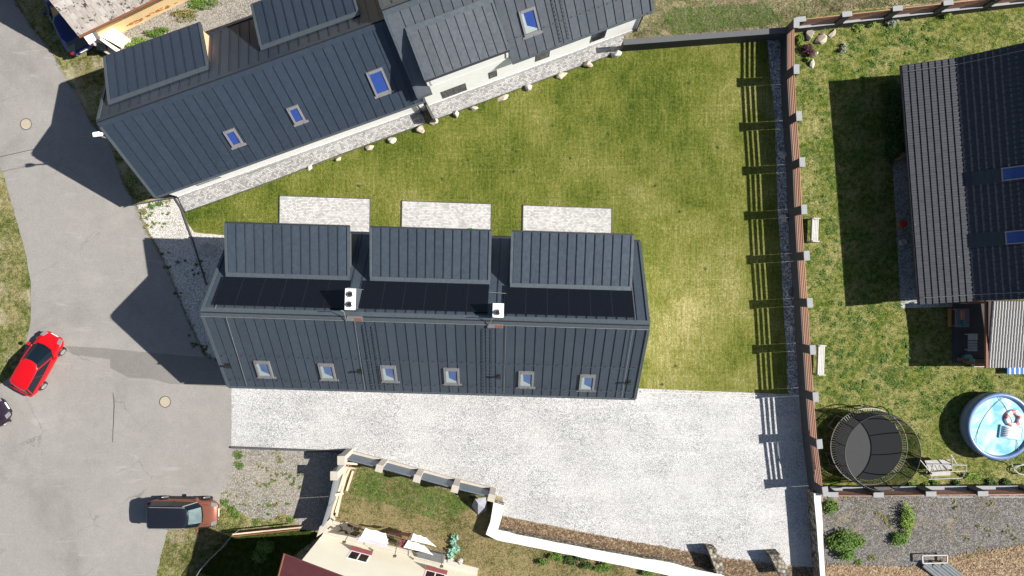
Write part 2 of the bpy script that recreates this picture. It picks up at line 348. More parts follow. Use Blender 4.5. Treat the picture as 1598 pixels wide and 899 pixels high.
c_ = t.mix(t.ramp(t.noise(1.9, 5, .8), [(.56, 0), (.60, 1)]), c_, (.03, .027, .024)); t.col(c_); t.bump(tcx, .4, .01); MT['oldtile'] = t.mat
t = NT('concrete_tile_dark', .6); c_ = t.ramp(t.noise(9, 4, .8), [(.3, (.014, .0165, .024)), (.7, (.025, .029, .041))])
c_ = t.mix(t.ramp(t.noise(5.5, 2, .5), [(.74, 0), (.78, .6)]), c_, (.3, .28, .24)); t.col(c_); MT['darktile'] = t.mat
t = NT('concrete_tile_pale', .8); t.col(t.ramp(t.noise(6, 4, .8), [(.3, (.26, .25, .245)), (.7, (.38, .37, .36))])); MT['paletile'] = t.mat

# ------------------------------------------------------------------ ground sheets
def rough(pts, amp=3.0, step=9.0, seed=0):
    out = []; n = len(pts)
    for i in range(n):
        a, b = Vector(pts[i]), Vector(pts[(i + 1) % n]); L = (b - a).length; k = max(1, int(L / step))
        for j in range(k):
            p = a.lerp(b, j / k)
            if j: p += Vector((noise.noise((p.x * .09, p.y * .09, seed)), noise.noise((p.x * .09, p.y * .09, seed + 9)))) * amp
            out.append((p.x, p.y))
    return out
def sheet(name, pts, z, mat, amp=0, parent=None, kind='structure', label=None):
    pts = rough(pts, amp) if amp else pts
    w = [P(x, y, z) for x, y in pts]
    mb = MB(); tr = tessellate_polygon([w]); fs = []
    for a, b, c in tr:
        if (w[b] - w[a]).cross(w[c] - w[a]).z < 0: a, c = c, a
        fs.append((a, b, c))
    mb.add(w, fs); o = mb.build(name, mat, parent)
    return tag(o, label, None, None, kind)

LAWN = [(284, 331), (400, 293), (530, 243), (665, 193), (676, 188), (879, 113), (935, 92), (973, 78), (1222, 58), (1197, 58), (1203, 120), (1209, 180), (1211, 250), (1214, 330), (1219, 400), (1222, 470), (1227, 545), (1230, 622), (990, 612), (700, 600), (500, 500), (362, 368), (303, 362), (292, 345)]
ROAD = [(-400, -300), (-60, -120), (23, 0), (36, 21), (53, 46), (85, 85), (107, 128), (118, 140), (142, 192), (171, 220), (192, 285), (213, 320), (227, 357), (243, 381), (253, 400), (269, 437), (285, 477), (300, 512), (317, 550), (332, 560), (360, 580), (361, 604), (361, 697), (362, 740), (346, 766), (338, 800), (300, 822), (264, 824), (253, 858), (244, 899), (232, 1000), (220, 1250), (-500, 1250), (-500, 640), (0, 600), (12, 592), (30, 572), (40, 540), (48, 500), (48, 440), (36, 380), (16, 310), (2, 265), (-60, 160), (-400, 60)]
GARDEN = [(1225, 30), (1320, 18), (1600, -6), (2000, -50), (2100, 765), (1286, 765), (1260, 500), (1240, 200)]
COURT = [(361, 600), (990, 606), (1249, 616), (1262, 760), (1268, 895), (1215, 893), (1100, 868), (785, 805), (784, 776), (700, 750), (545, 706), (524, 704), (361, 697)]
YARD = [(543, 712), (600, 728), (720, 760), (772, 778), (765, 840), (1090, 900), (1300, 1000), (480, 1000), (500, 830)]
PLOT = [(360, 698), (540, 704), (530, 745), (505, 830), (430, 822), (350, 818), (345, 766), (360, 742)]
LOT = [(1284, 768), (2000, 768), (2000, 1000), (1290, 1000)]
BACK = [(190, 45), (300, -10), (420, -60), (560, -120), (620, -20), (520, 60), (300, 130), (160, 110), (170, 70)]
tb = MB(); tb.add([(-400, -400, 0), (400, -400, 0), (400, 400, 0), (-400, 400, 0)], [(0, 1, 2, 3)])
tag(tb.build('ground', MT['terrain']), kind='structure')
sheet('lawn', LAWN, .004, MT['lawn'])
sheet('garden_grass', GARDEN, .004, MT['garden'])
sheet('yard_grass', YARD, .004, MT['dryyard'])
sheet('verge', [(-200, 180), (2, 262), (16, 308), (36, 378), (50, 440), (50, 500), (42, 540), (30, 575), (0, 602), (-300, 680)], .004, MT['verge'])
sheet('verge', [(244, 899), (252, 858), (263, 822), (340, 800), (430, 822), (505, 828), (300, 1000), (240, 1000)], .008, MT['verge'], 2)
sheet('verge', [(20, -20), (60, -20), (110, 60), (190, 50), (185, 120), (125, 150), (107, 128), (85, 85), (50, 44)], .008, MT['verge'], 1)
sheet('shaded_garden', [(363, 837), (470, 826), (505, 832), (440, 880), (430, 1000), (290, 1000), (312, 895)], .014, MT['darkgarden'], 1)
sheet('gravel_plot', PLOT, .012, MT['plot'], 3)
sheet('verge', [(340, 792), (362, 790), (385, 806), (420, 812), (440, 800), (460, 806), (463, 826), (350, 834)], .016, MT['verge'], 5)
sheet('gravel_back', BACK, .008, MT['plot'], 5)
sheet('gravel_lot', LOT, .008, MT['lot'])
sheet('gravel_strip', [(1197, 58), (1222, 56), (1226, 150), (1231, 260), (1236, 400), (1243, 540), (1248, 622), (1230, 622), (1227, 545), (1222, 470), (1219, 400), (1214, 330), (1211, 250), (1209, 180), (1203, 120)], .010, MT['stripgravel'], 1.5)
sheet('white_gravel', [(212, 318), (262, 312), (278, 309), (290, 345), (303, 363), (362, 369), (400, 420), (400, 590), (330, 565), (300, 515), (269, 438), (243, 383)], .012, MT['whitegravel'], 1.5)
sheet('gravel_shade_strip', [(125, 140), (160, 110), (260, 300), (213, 320), (190, 280), (160, 215)], .012, MT['verge'], 1)
sheet('courtyard', COURT, .016, MT['court'])
sheet('road', ROAD, .020, MT['asphalt'], 1.6)
sheet('road_patch', [(103, 540), (160, 543), (220, 549), (300, 556), (350, 560), (356, 604), (265, 599), (236, 591), (200, 589), (172, 574), (172, 561), (112, 553)], .024, MT['patch'])
sheet('tar_seam', [(177, 613), (179, 632), (178, 652), (176, 690), (175, 690), (176.6, 652), (177.4, 632), (176, 613)], .026, MT['crack'], .6)

# ------------------------------------------------------------------ scatter (numpy)
def inside(pts, X, Y):
    n = len(pts); r = np.zeros(len(X), bool); j = n - 1
    for i in range(n):
        xi, yi = pts[i]; xj, yj = pts[j]
        c = ((yi > Y) != (yj > Y)) & (X < (xj - xi) * (Y - yi) / (yj - yi + 1e-12) + xi); r ^= c; j = i
    return r
def scatter(pts, n, clumps=None, view=True):
    a = np.array(pts, float); x0, y0 = a.min(0); x1, y1 = a.max(0)
    if view: x0, y0, x1, y1 = max(x0, -60), max(y0, -60), min(x1, 1660), min(y1, 960)
    out = np.zeros((0, 2))
    while len(out) < n:
        if clumps:
            c = np.column_stack([RS.uniform(x0, x1, 400), RS.uniform(y0, y1, 400)]); c = c[RS.randint(0, 400, n)] + RS.normal(0, clumps, (n, 2))
        else: c = np.column_stack([RS.uniform(x0, x1, n), RS.uniform(y0, y1, n)])
        c = c[inside(pts, c[:, 0], c[:, 1])]
        if not len(c): break
        out = np.vstack([out, c])
    return out[:n]
def blades(name, pxy, mat, h=(.06, .16), w=.02, z=.01, lean=.7, label=None, kind='stuff', cat=None):
    n = len(pxy); k = CAM_H / FPX
    b = np.column_stack([(pxy[:, 0] - NX) * k, (NY - pxy[:, 1]) * k, np.full(n, z)])
    ang = RS.uniform(0, 2 * math.pi, n); hh = RS.uniform(h[0], h[1], n); ln = hh * RS.uniform(.5, lean + .9, n); la = ang + math.pi / 2 + RS.normal(0, .4, n); hh = hh * .6
    d = np.column_stack([np.cos(ang), np.sin(ang), np.zeros(n)]) * (w / 2) * RS.uniform(.7, 1.5, (n, 1))
    tip = b + np.column_stack([np.cos(la) * ln, np.sin(la) * ln, hh])
    v = np.stack([b - d, b + d, tip], 1).reshape(-1, 3)
    me = bpy.data.meshes.new(name); me.vertices.add(3 * n); me.vertices.foreach_set('co', v.ravel())
    me.loops.add(3 * n); me.loops.foreach_set('vertex_index', np.arange(3 * n)); me.polygons.add(n)
    me.polygons.foreach_set('loop_start', np.arange(0, 3 * n, 3)); me.materials.append(mat); me.update(); me.validate()
    o = place(name, me, None, I4); return tag(o, label, cat, None, kind)
blades('grass', scatter(LAWN, 60000), MT['lawn'], (.03, .07), .022, label='short mown grass of the lawn round the long house', cat='grass')
blades('grass', scatter(GARDEN, 30000), MT['garden'], (.04, .10), .025, label='uneven grass of the garden right of the slatted fence', cat='grass')
blades('grass', scatter(GARDEN, 26000, 6), MT['leaf'], (.06, .15), .03, label='darker weed clumps in the right hand garden', cat='grass')
blades('grass', scatter(YARD, 20000, 9), MT['dryyard'], (.05, .16), .03, label='dry patchy grass behind the cream house', cat='grass')
blades('grass', scatter([(560, 725), (700, 765), (740, 790), (690, 815), (620, 790), (545, 770)], 6000, 6), MT['leaf'], (.06, .15), .03, label='green tufts below the blue grey panel fence', cat='grass')
blades('grass', scatter([(975, 70), (990, 5), (960, -30), (1700, -60), (1600, -8), (1320, 16), (1240, 30), (1222, 42)], 26000, 9), MT['terrain'], (.06, .2), .03, label='rough meadow grass along the top edge', cat='grass')
blades('grass', scatter([(1030, 15), (1190, 5), (1230, 35), (1050, 55)], 8000, 8), MT['leaf'], (.06, .18), .03, label='greener meadow patch above the dark garden wall', cat='grass')
blades('grass', scatter([(975, 70), (990, 5), (960, -30), (1700, -60), (1600, -8), (1320, 16), (1240, 30), (1222, 42)], 6000, 3), MT['leaf'], (.06, .2), .035, label='scattered green clumps in the meadow along the top edge', cat='grass')
blades('grass', scatter([(0, 280), (14, 320), (34, 385), (46, 445), (45, 500), (30, 560), (0, 590), (-30, 500)], 5000, 7), MT['verge'], (.05, .15), .03, label='dry grass strip on the far left of the road', cat='grass')
blades('grass', scatter([(250, 880), (268, 828), (345, 815), (420, 824), (362, 835), (300, 899)], 6000, 6), MT['verge'], (.05, .16), .03, label='grass strip below the copper car', cat='grass')
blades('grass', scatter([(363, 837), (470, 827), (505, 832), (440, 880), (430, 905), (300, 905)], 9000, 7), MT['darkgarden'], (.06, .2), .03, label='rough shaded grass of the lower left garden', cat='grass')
blades('grass', scatter([(362, 700), (400, 704), (470, 706), (470, 760), (450, 800), (350, 815), (345, 770)], 2600, 3), MT['leafdry'], (.03, .09), .025, label='sparse sprouting weeds over the beige gravel plot', cat='grass')
blades('grass', scatter([(1286, 775), (1598, 775), (1598, 850), (1480, 866), (1300, 880)], 4000, 3), MT['leafdry'], (.03, .09), .025, label='sparse dry weeds over the grey gravel lot', cat='grass')
edge_ = np.array([(23, 0), (36, 21), (53, 46), (85, 85), (107, 128), (118, 140), (142, 192), (171, 220), (192, 285), (213, 320), (227, 357), (243, 381), (253, 400), (269, 437), (285, 477), (300, 512), (317, 550), (332, 560)], float)
k_ = RS.randint(0, len(edge_) - 1, 2600); u_ = RS.uniform(0, 1, (2600, 1)); pe_ = edge_[k_] * (1 - u_) + edge_[k_ + 1] * u_ + RS.normal(0, 1, (2600, 2)) * RS.choice([.8, 2.2], (2600, 1))
blades('grass', pe_, MT['verge'], (.04, .12), .03, z=.02, label='ragged weeds creeping over the right edge of the road', cat='grass')
blades('grass', scatter([(110, 92), (190, 70), (175, 115), (125, 145)], 2500, 5), MT['verge'], (.05, .14), .03, label='grass corner between road and top left house', cat='grass')

# ------------------------------------------------------------------ leafy things
def leaves(mb, c, rx, ry, rz, n, size=.09, mi=0, shell=.45):
    c = Vector(c)
    for i in range(n):
        u = Vector((random.gauss(0, 1), random.gauss(0, 1), random.gauss(0, 1))).normalized() * (shell + (1 - shell) * random.random())
        p = c + Vector((u.x * rx, u.y * ry, abs(u.z) * rz))
        d = Vector((random.uniform(-1, 1), random.uniform(-1, 1), random.uniform(-.5, .6))).normalized()
        e = d.cross(Vector((random.uniform(-.4, .4), random.uniform(-.4, .4), 1))).normalized(); s = size * random.uniform(.6, 1.4)
        mb.add([p - e * s * .35, p + d * s * .5 - e * s * .05, p + e * s * .35, p + d * s], [(0, 1, 3), (1, 2, 3), (0, 2, 1)], mi)
def shrub(name, label, px, py, rx, ry, h, n, mat, size=.1, lumps=4, cat='shrub', group=None, stem=True):
    b = P(px, py, 0); root = empty(name, b, 0, label, cat, group)
    mb = MB()
    for i in range(lumps):
        a = random.uniform(0, 6.28); d = random.uniform(.2, .75) if lumps > 1 else 0; q = random.uniform(.45, .7) if lumps > 1 else 1
        leaves(mb, b + Vector((math.cos(a) * rx * d, math.sin(a) * ry * d, .05)), rx * q, ry * q, h * random.uniform(.6, 1), n // lumps, size)
    mb.build('foliage', MT[mat] if isinstance(mat, str) else mat, root)
    if stem:
        st = MB()
        for i in range(5):
            a = random.uniform(0, 6.28); st.cyl(b, b + Vector((math.cos(a) * rx * .5, math.sin(a) * ry * .5, h * .7)), .02, .008, 5)
        st.build('stem', MT['stem'], root)
    return root
def weed(px, py, r, label_, mat='leafdry', h=.12):
    mb = MB(); b = P(px, py, 0)
    leaves(mb, b + Vector((0, 0, .01)), r, r * random.uniform(.6, 1.1), h, int(60 + 380 * r), .07, 0, .15)
    return tag(mb.build('weed_tuft', MT[mat]), label_, 'weed', 'weed tufts growing in gravel')

def rock_mesh(seed, sx, sy, sz, n=15):
    rr = random.Random(seed * 13 + 5); bm = bmesh.new()
    for i in range(n):
        v = Vector((rr.gauss(0, 1), rr.gauss(0, 1), rr.gauss(0, 1))).normalized() * rr.uniform(.78, 1.08)
        bm.verts.new((v.x * sx, v.y * sy, max(v.z, -.3) * sz + .22 * sz))
    bmesh.ops.convex_hull(bm, input=bm.verts); bmesh.ops.delete(bm, geom=[v for v in bm.verts if not v.link_faces], context='VERTS')
    bmesh.ops.bevel(bm, geom=bm.edges[:], offset=min(sx, sy, sz) * .07, segments=1, affect='EDGES')
    me = bpy.data.meshes.new('rock'); bm.to_mesh(me); bm.free(); return me
def rock(px, py, sx, sy, sz, label, mat='stone', seed=0, rot=0, group=None, z=0):
    me = rock_mesh(seed, sx, sy, sz); me.materials.append(MT[mat])
    o = place('rock', me, None, Matrix.Translation(P(px, py, z)) @ Matrix.Rotation(rot, 4, 'Z')); return tag(o, label, 'rock', group)

# ------------------------------------------------------------------ houses
class Frame:
    """local frame: x along the ridge, y to its left, z up"""
    def __init__(s, origin, rot):
        s.M = Matrix.Translation(Vector((origin.x, origin.y, 0))) @ Matrix.Rotation(rot, 4, 'Z'); s.I = s.M.inverted(); s.rot = rot
        s.c = s.I @ Vector((0, 0, CAM_H))
    def ray(s, px, py):
        g = s.I @ P(px, py, 0); return s.c, (g - s.c)
    def at(s, px, py, z):
        return s.I @ P(px, py, z)
    def hit(s, px, py, zf):                     # first meeting of the sight line with the surface z = zf(y)
        o, d = s.ray(px, py); a, b = 0.5, 1.0
        for _ in range(50):
            m = (a + b) / 2; q = o + d * m
            if q.z > zf(q.y): a = m
            else: b = m
        return o + d * a

def roof_sheets(parent, F, ea, eb, ta, pitch, mat, gap=.0, name='roof_sheet', rib=.055):
    """standing seam sheets; ea-eb the lower edge, ta the upper end above ea"""
    ea, eb, ta = Vector(ea), Vector(eb), Vector(ta)
    U = (eb - ea); L = U.length; U.normalize(); V = (ta - ea); H = V.length; V.normalize(); N = U.cross(V)
    if N.z < 0:
        ta = eb + (ta - ea); ea, eb = eb, ea; U = -U; N = -N
    n = max(1, round(L / pitch)); p = L / n
    mb = MB(); mb.box(.012, p - .022, 0, H, .004, .016); mb.box(0, .011, 0, H, .0, rib)
    me = mb.mesh(name, mat)
    Lm = Matrix((( U.x, V.x, N.x, 0), (U.y, V.y, N.y, 0), (U.z, V.z, N.z, 0), (0, 0, 0, 1)))
    for i in range(n):
        q = ea + U * p * i; T = Matrix.Translation(q) @ Lm
        place(name, me, parent, F.M @ T)
def slope_matrix(F, q, U, V):
    N = U.cross(V); return F.M @ Matrix.Translation(q) @ Matrix(((U.x, V.x, N.x, 0), (U.y, V.y, N.y, 0), (U.z, V.z, N.z, 0), (0, 0, 0, 1)))

class House:
    def __init__(s, name, label, o, rot, L, hw, ze, zr, roofmat, pitch, wallmat='white', over=.3, verge=.25, cat='house', hn=None, plinth=True, cut=None):
        s.cut = cut; s.F = Frame(o, rot); s.L, s.hs, s.hn, s.ze, s.zr = L, hw, hn or hw, ze, zr; s.mat = MT[roofmat]; s.pitch = pitch; s.over = over; s.vg = verge
        s.root = empty(name, (s.F.M.translation.x, s.F.M.translation.y, 0), rot, label, cat)
        k1 = (zr - ze) / s.hs; s.ks = k1; s.kn = (zr - ze) / s.hn
        w = over; t = .22
        mb = MB()     # walls under the roof, gable shape
        x0, x1 = verge, L - verge
        ys, yn = -(s.hs - w), (s.hn - w); zs = zr - k1 * (s.hs - w) - t; zn = zr - s.kn * (s.hn - w) - t
        prof = [(ys, 0), (yn, 0), (yn, zn), (0, zr - t * 1.2), (ys, zs)]
        vs = [(x0, a, b) for a, b in prof] + [(x1, a, b) for a, b in prof]
        mb.add(vs, [(4, 3, 2, 1, 0), (5, 6, 7, 8, 9)] + [(i, (i + 1) % 5, 5 + (i + 1) % 5, 5 + i) for i in range(5)])
        s.wall = mb.build('wall', MT[wallmat], s.root, s.F.M)
        s.ys, s.yn, s.x0, s.x1, s.zs, s.zn = ys, yn, x0, x1, zs, zn
        if plinth:
            mb = MB(); e = .03
            mb.box(x0 - e, x1 + e, ys - e, ys + .02, 0, .45); mb.box(x0 - e, x1 + e, yn - .02, yn + e, 0, .45)
            mb.build('plinth', MT['plinth'], s.root, s.F.M)
        mb = MB()
        if cut:
            ca, cb, cy = cut; cz = zr + k1 * cy
            mb.slab([(0, -s.hs, ze), (ca, -s.hs, ze), (ca, cy, cz), (0, cy, cz)], .16); mb.slab([(cb, -s.hs, ze), (L, -s.hs, ze), (L, cy, cz), (cb, cy, cz)], .16)
            mb.slab([(0, cy, cz), (L, cy, cz), (L, 0, zr), (0, 0, zr)], .16)
        else: mb.slab([(0, -s.hs, ze), (L, -s.hs, ze), (L, 0, zr), (0, 0, zr)], .16)
        mb.slab([(0, 0, zr), (L, 0, zr), (L, s.hn, ze), (0, s.hn, ze)], .16)
        s.roof = mb.build('roof', MT['dark'], s.root, s.F.M)
    def zf(s, y): return s.zr + (s.ks * y if y < 0 else -s.kn * y)
    def hit(s, px, py): return s.F.hit(px, py, s.zf)
    def sheets_s(s, x0=.12, x1=None):
        x1 = x1 or s.L - .12
        if s.cut:
            ca, cb, cy = s.cut; cz = s.zr + s.ks * cy; rd = s.zr - s.ks * .2
            for a, b, y in ((x0, ca, -s.hs), (ca, cb, cy), (cb, x1, -s.hs)): roof_sheets(s.roof, s.F, (a, y, s.zf(y)), (b, y, s.zf(y)), (a, -.2, rd), s.pitch, s.mat)
            return
        roof_sheets(s.roof, s.F, (x0, -s.hs, s.ze), (x1, -s.hs, s.ze), (x0, -.2, s.zr - s.ks * .2), s.pitch, s.mat)
    def sheets_n(s, x0=.12, x1=None, ytop=.2):
        x1 = x1 or s.L - .12
        roof_sheets(s.roof, s.F, (x0, s.hn, s.ze), (x1, s.hn, s.ze), (x0, ytop, s.zr - s.kn * ytop), s.pitch, s.mat)
    def trims(s):
        mb = MB()
        for sgn, hw, k in ((-1, s.hs, s.ks), (1, s.hn, s.kn)):
            n = Vector((0, sgn * k, 1)).normalized()
            a = Vector((0, 0, s.zr)); b = Vector((0, sgn * .22, s.zr - k * .22))
            mb.slab([a + n * .07, a + n * .07 + Vector((s.L, 0, 0)), b + n * .07 + Vector((s.L, 0, 0)), b + n * .07], .02)
        mb.build('ridge_cap', MT['trim'] if s.mat is not MT['roofB'] else MT['roofB'], s.root, s.F.M)
        for sgn, hw, k in ((-1, s.hs, s.ks), (1, s.hn, s.kn)):
            for x0, x1 in ((-.03, .13), (s.L - .13, s.L + .03)):
                mb = MB(); n = Vector((0, sgn * k, 1)).normalized()
                a = Vector((x0, sgn * .2, s.zr - k * .2)) + n * .075; b = Vector((x0, sgn * hw, s.ze)) + n * .075; w = Vector((x1 - x0, 0, 0))
                mb.slab([a, a + w, b + w, b], .06); mb.build('verge_trim', MT['trim'], s.root, s.F.M)
        for sgn, hw in ((-1, s.hs), (1, s.hn)):
            y = sgn * (hw + .06); n = 14
            for g0, g1 in (((0, s.cut[0]), (s.cut[1], s.L)) if s.cut and sgn < 0 else ((0, s.L),)):
                mb = MB(); pts = []
                for i in range(n + 1):
                    a = math.pi * i / n; pts.append((y + .065 * math.cos(a), s.ze - .05 - .065 * math.sin(a)))
                vs = [(g0, a, b) for a, b in pts] + [(g1, a, b) for a, b in pts]
                mb.add(vs, [(i, i + 1, n + 2 + i, n + 1 + i) for i in range(n)]); mb.box(g0, g1, y - .075, y - .06, s.ze - .06, s.ze - .04); mb.box(g0, g1, y + .06, y + .075, s.ze - .06, s.ze - .04)
                mb.build('gutter', MT['trim'] if sgn < 0 else MT['dark'], s.root, s.F.M)
    def dormer(s, side, x0, x1, yb, yf, zfz, cheek='grey_wall', front='white', pitch=None, wallin=.28):
        """side +1 on the +y slope, -1 on the -y slope; yb back line on the main slope, yf,zfz the front edge"""
        zb = s.zf(yb) + .06
        d = MB(); th = .18
        d.slab([(x0, yb, zb), (x1, yb, zb), (x1, yf, zfz), (x0, yf, zfz)], th)
        dm = d.build('dormer', MT['dark'], s.root, s.F.M)
        k = (zb - zfz) / abs(yf - yb); band = .30
        top = Vector((x0, yb + side * band, zb - k * band))
        roof_sheets(dm, s.F, (x0 + .13, yf, zfz), (x1 - .13, yf, zfz), (x0 + .13, top.y, top.z), pitch or s.pitch, s.mat)
        nrm = Vector((0, side * k, 1)).normalized() * .06
        mb = MB(); mb.slab([Vector((x0, yb, zb)) + nrm, Vector((x1, yb, zb)) + nrm, Vector((x1, top.y, top.z)) + nrm, Vector((x0, top.y, top.z)) + nrm], .03)
        for a, b in ((x0 - .02, x0 + .12), (x1 - .12, x1 + .02)):
            mb.slab([Vector((a, top.y, top.z)) + nrm, Vector((b, top.y, top.z)) + nrm, Vector((b, yf, zfz)) + nrm, Vector((a, yf, zfz)) + nrm], .05)
        mb.build('flashing', MT['trim'], dm, s.F.M)
        yw = yf - side * wallin                          # front wall line
        mb = MB(); zt = zfz + k * wallin - th - .02
        for a, b in ((x0 + .14, x0 + .26), (x1 - .26, x1 - .14)):
            base = [(yb + side * .35, s.zf(yb + side * .35) - .1), (yw, max(s.zf(yw) - .2, s.ze - .4)), (yw, zt), (yb + side * .35, zb - k * .35 - th - .01)]
            vs = [(a, y, z) for y, z in base] + [(b, y, z) for y, z in base]
            mb.add(vs, [(3, 2, 1, 0), (4, 5, 6, 7), (0, 1, 5, 4), (1, 2, 6, 5), (2, 3, 7, 6), (3, 0, 4, 7)])
        mb.build('cheek', MT[cheek], dm, s.F.M)
        mb = MB(); ya, yb2 = sorted((yw, yw - side * .12)); mb.box(x0 + (.27 if side > 0 else .02), x1 - (.27 if side > 0 else .02), ya, yb2, s.ze - 1.0 if side > 0 else 2.2, zt); mb.build('front_wall', MT[front], dm, s.F.M)
        mb = MB(); mb.box(x0, x1, min(yf, yf + side * .1), max(yf, yf + side * .1), zfz - .14, zfz - .02); mb.build('gutter', MT['dark'], dm, s.F.M)
        return dm
    def skylight(s, px, py, w, h, pane='glass', blind=True, side=-1):
        q = s.hit(px, py); k = s.ks if side < 0 else s.kn
        U = Vector((1, 0, 0)) if side < 0 else Vector((-1, 0, 0)); V = Vector((0, -side, k)).normalized()
        M = slope_matrix(s.F, q, U, V); t = .12; w += .04; h += .04
        mb = MB(); mb.box(-w/2, -w/2+t, -h/2, h/2, 0, .12); mb.box(w/2-t, w/2, -h/2, h/2, 0, .12); mb.box(-w/2+t, w/2-t, h/2-t*1.4, h/2, 0, .135); mb.box(-w/2+t, w/2-t, -h/2, -h/2+t, 0, .11)
        mb.box(-w/2-.12, w/2+.12, -h/2-.16, -h/2-.003, .018, .05)
        fr = mb.build('roof_window', MT['framegrey'], s.root, M, bevel=.006)
        mb = MB(); mb.box(-w/2+t+.003, w/2-t-.003, -h/2+t+.003, h/2-t*1.4-.003, .03, .075); mb.build('pane', MT[pane], fr, M)
        if blind:
            mb = MB(); x0, x1, y0, y1 = -w/2+t+.01, w/2-t-.01, -h/2+t+.01, h/2-t*1.5
            mb.prism([(x0, y0), (x1, y0), (x1, y0 + (y1-y0)*.08), (x0 + .16, y0 + (y1-y0)*.38), (x0 + .13, y1), (x0, y1)], .077, .081)
            mb.build('blind', MT['blind'], fr, M)
        return fr
    def wall_window(s, x, z0, w, h, side=-1, frame='white', sill=None, pane='darkglass'):
        y = s.ys if side < 0 else s.yn
        f = MB(); t = .06; y0, y1 = (y - .012, y + .09) if side < 0 else (y - .09, y + .012)
        f.box(x, x + t, y0, y1, z0, z0 + h); f.box(x + w - t, x + w, y0, y1, z0, z0 + h); f.box(x + t, x + w - t, y0, y1, z0, z0 + t); f.box(x + t, x + w - t, y0, y1, z0 + h - t, z0 + h)
        if w > 1.1: f.box(x + w/2 - .03, x + w/2 + .03, y0, y1, z0 + t, z0 + h - t)
        fr = f.build('window', MT[frame], s.root, s.F.M)
        g = MB(); ya, yb = sorted((y + side * .006, y - side * .05)); g.box(x + t + .002, x + w - t - .002, ya, yb, z0 + t + .002, z0 + h - t - .002); g.build('pane', MT[pane], fr, s.F.M)
        if sill:
            g = MB(); ya, yb = sorted((y + side * .22, y + side * .013)); g.box(x - .08, x + w + .08, ya, yb, z0 - .05, z0 - .01); g.build('window_sill', MT[sill], fr, s.F.M)
        return fr
    def snow_guard(s, dist, side=-1, x0=.4, x1=None):
        x1 = x1 or s.L - .4; k = s.ks; n = Vector((0, side * k, 1)).normalized()
        y = side * (s.hs - dist); base = Vector((0, y, s.zf(y)))
        mb = MB(); mb.cyl(base + n * .13 + Vector((x0, 0, 0)), base + n * .13 + Vector((x1, 0, 0)), .016, n=6)
        m = round((x1 - x0) / s.pitch)
        for i in range(m + 1):
            x = x0 + (x1 - x0) * i / m; c = base + Vector((x, 0, 0)); mb.obox(c + n * .05, (.016, 0, 0), (0, .025, 0), n * .045)
        mb.build('snow_guard', s.mat, s.root, s.F.M)
    def ladder(s, x, w=.5, y0=None, y1=None):
        k = s.ks; n = Vector((0, -k, 1)).normalized(); mb = MB()
        a = Vector((x, -.45, s.zf(-.45))) + n * .09; b = Vector((x, -(s.hs - .15), s.zf(-(s.hs - .15)))) + n * .12; W = Vector((w, 0, 0))
        for q in (Vector((0, 0, 0)), W): mb.cyl(a + q, b + q, .018, n=6)
        m = 20
        for i in range(m + 1):
            c = a.lerp(b, i / m); mb.cyl(c, c + W, .013, n=5)
            for q in (Vector((0, 0, 0)), W): mb.obox(c + q - n * .03, (.022, 0, 0), (0, .02, 0), n * .035)
        mb.build('roof_ladder', s.mat, s.root, s.F.M)
    def vent(s, px, py):
        q = s.hit(px, py); mb = MB(); mb.cyl(q - Vector((0, 0, .1)), q + Vector((0, 0, .5)), .055, n=12); mb.cyl(q + Vector((0, 0, .44)), q + Vector((0, 0, .52)), .085, .07, n=12)
        mb.obox(q + Vector((0, 0, .03)), (.16, 0, 0), Vector((0, .16, s.ks * .16)), (0, 0, .02)); mb.build('vent_pipe', MT['black'], s.root, s.F.M)

def cable(mb, pts, r=.012): mb.tube(pts, r, 5)

# --- long terraced house in the middle
oA = P(313, 487, 7.4)
A = House('terraced_house', 'long dark standing-seam roofed terrace with three dormers, solar panels and two white chimneys', oA, R(-1.72), 24.42, 4.55, 3.6, 7.4, 'roofA', .545, hn=4.78)
A.sheets_s(); A.sheets_n(ytop=.25); A.trims()
dz_f = 6.35
for (bl, br, flx, frx) in (((354, 432), (546, 440), 363, 553), ((578, 440), (765, 445), 583, 769), ((796, 448), (985, 457), 800, 984)):
    a = A.hit(*bl); b = A.hit(*br)
    A.dormer(1, a.x, b.x, a.y * .5 + b.y * .5, 4.95, dz_f, 'grey_wall', 'white', .505)
# solar arrays: six panels each
for (x0, y0, x1, y1) in ((333, 478, 540, 483), (561, 484, 761, 490), (786, 492, 990, 499)):
    a = A.hit(x0, y0 - 1); b = A.hit(x1, y1 - 1); top = A.hit(x0 + 12, y0 - 44)
    Ltot = b.x - a.x; wpan = Ltot / 6; hh = (Vector((0, top.y, top.z)) - Vector((0, a.y, a.z))).length
    U = Vector((-1, 0, 0)); V = Vector((0, -1, A.kn)).normalized()
    mb = MB(); mb.box(.008, wpan - .008, 0, hh, .10, .135); me = mb.mesh('solar_panel', MT['solar'])
    fb = MB(); fb.box(.004, .02, -.004, hh + .004, .095, .137); fb.box(wpan - .02, wpan - .004, -.004, hh + .004, .095, .137)
    fb.box(.02, wpan - .02, -.006, .0, .095, .137); fb.box(.02, wpan - .02, hh, hh + .006, .095, .137)
    fe = fb.mesh('panel_frame', MT['black'])
    for i in range(6):
        q = Vector((b.x - wpan * i, top.y, top.z)); M = slope_matrix(A.F, q, U, V)
        # V points up the roof, so start at the lower edge (away from the ridge)
        p_ = place('solar_panel', me, A.root, M); place('panel_frame', fe, p_, M)
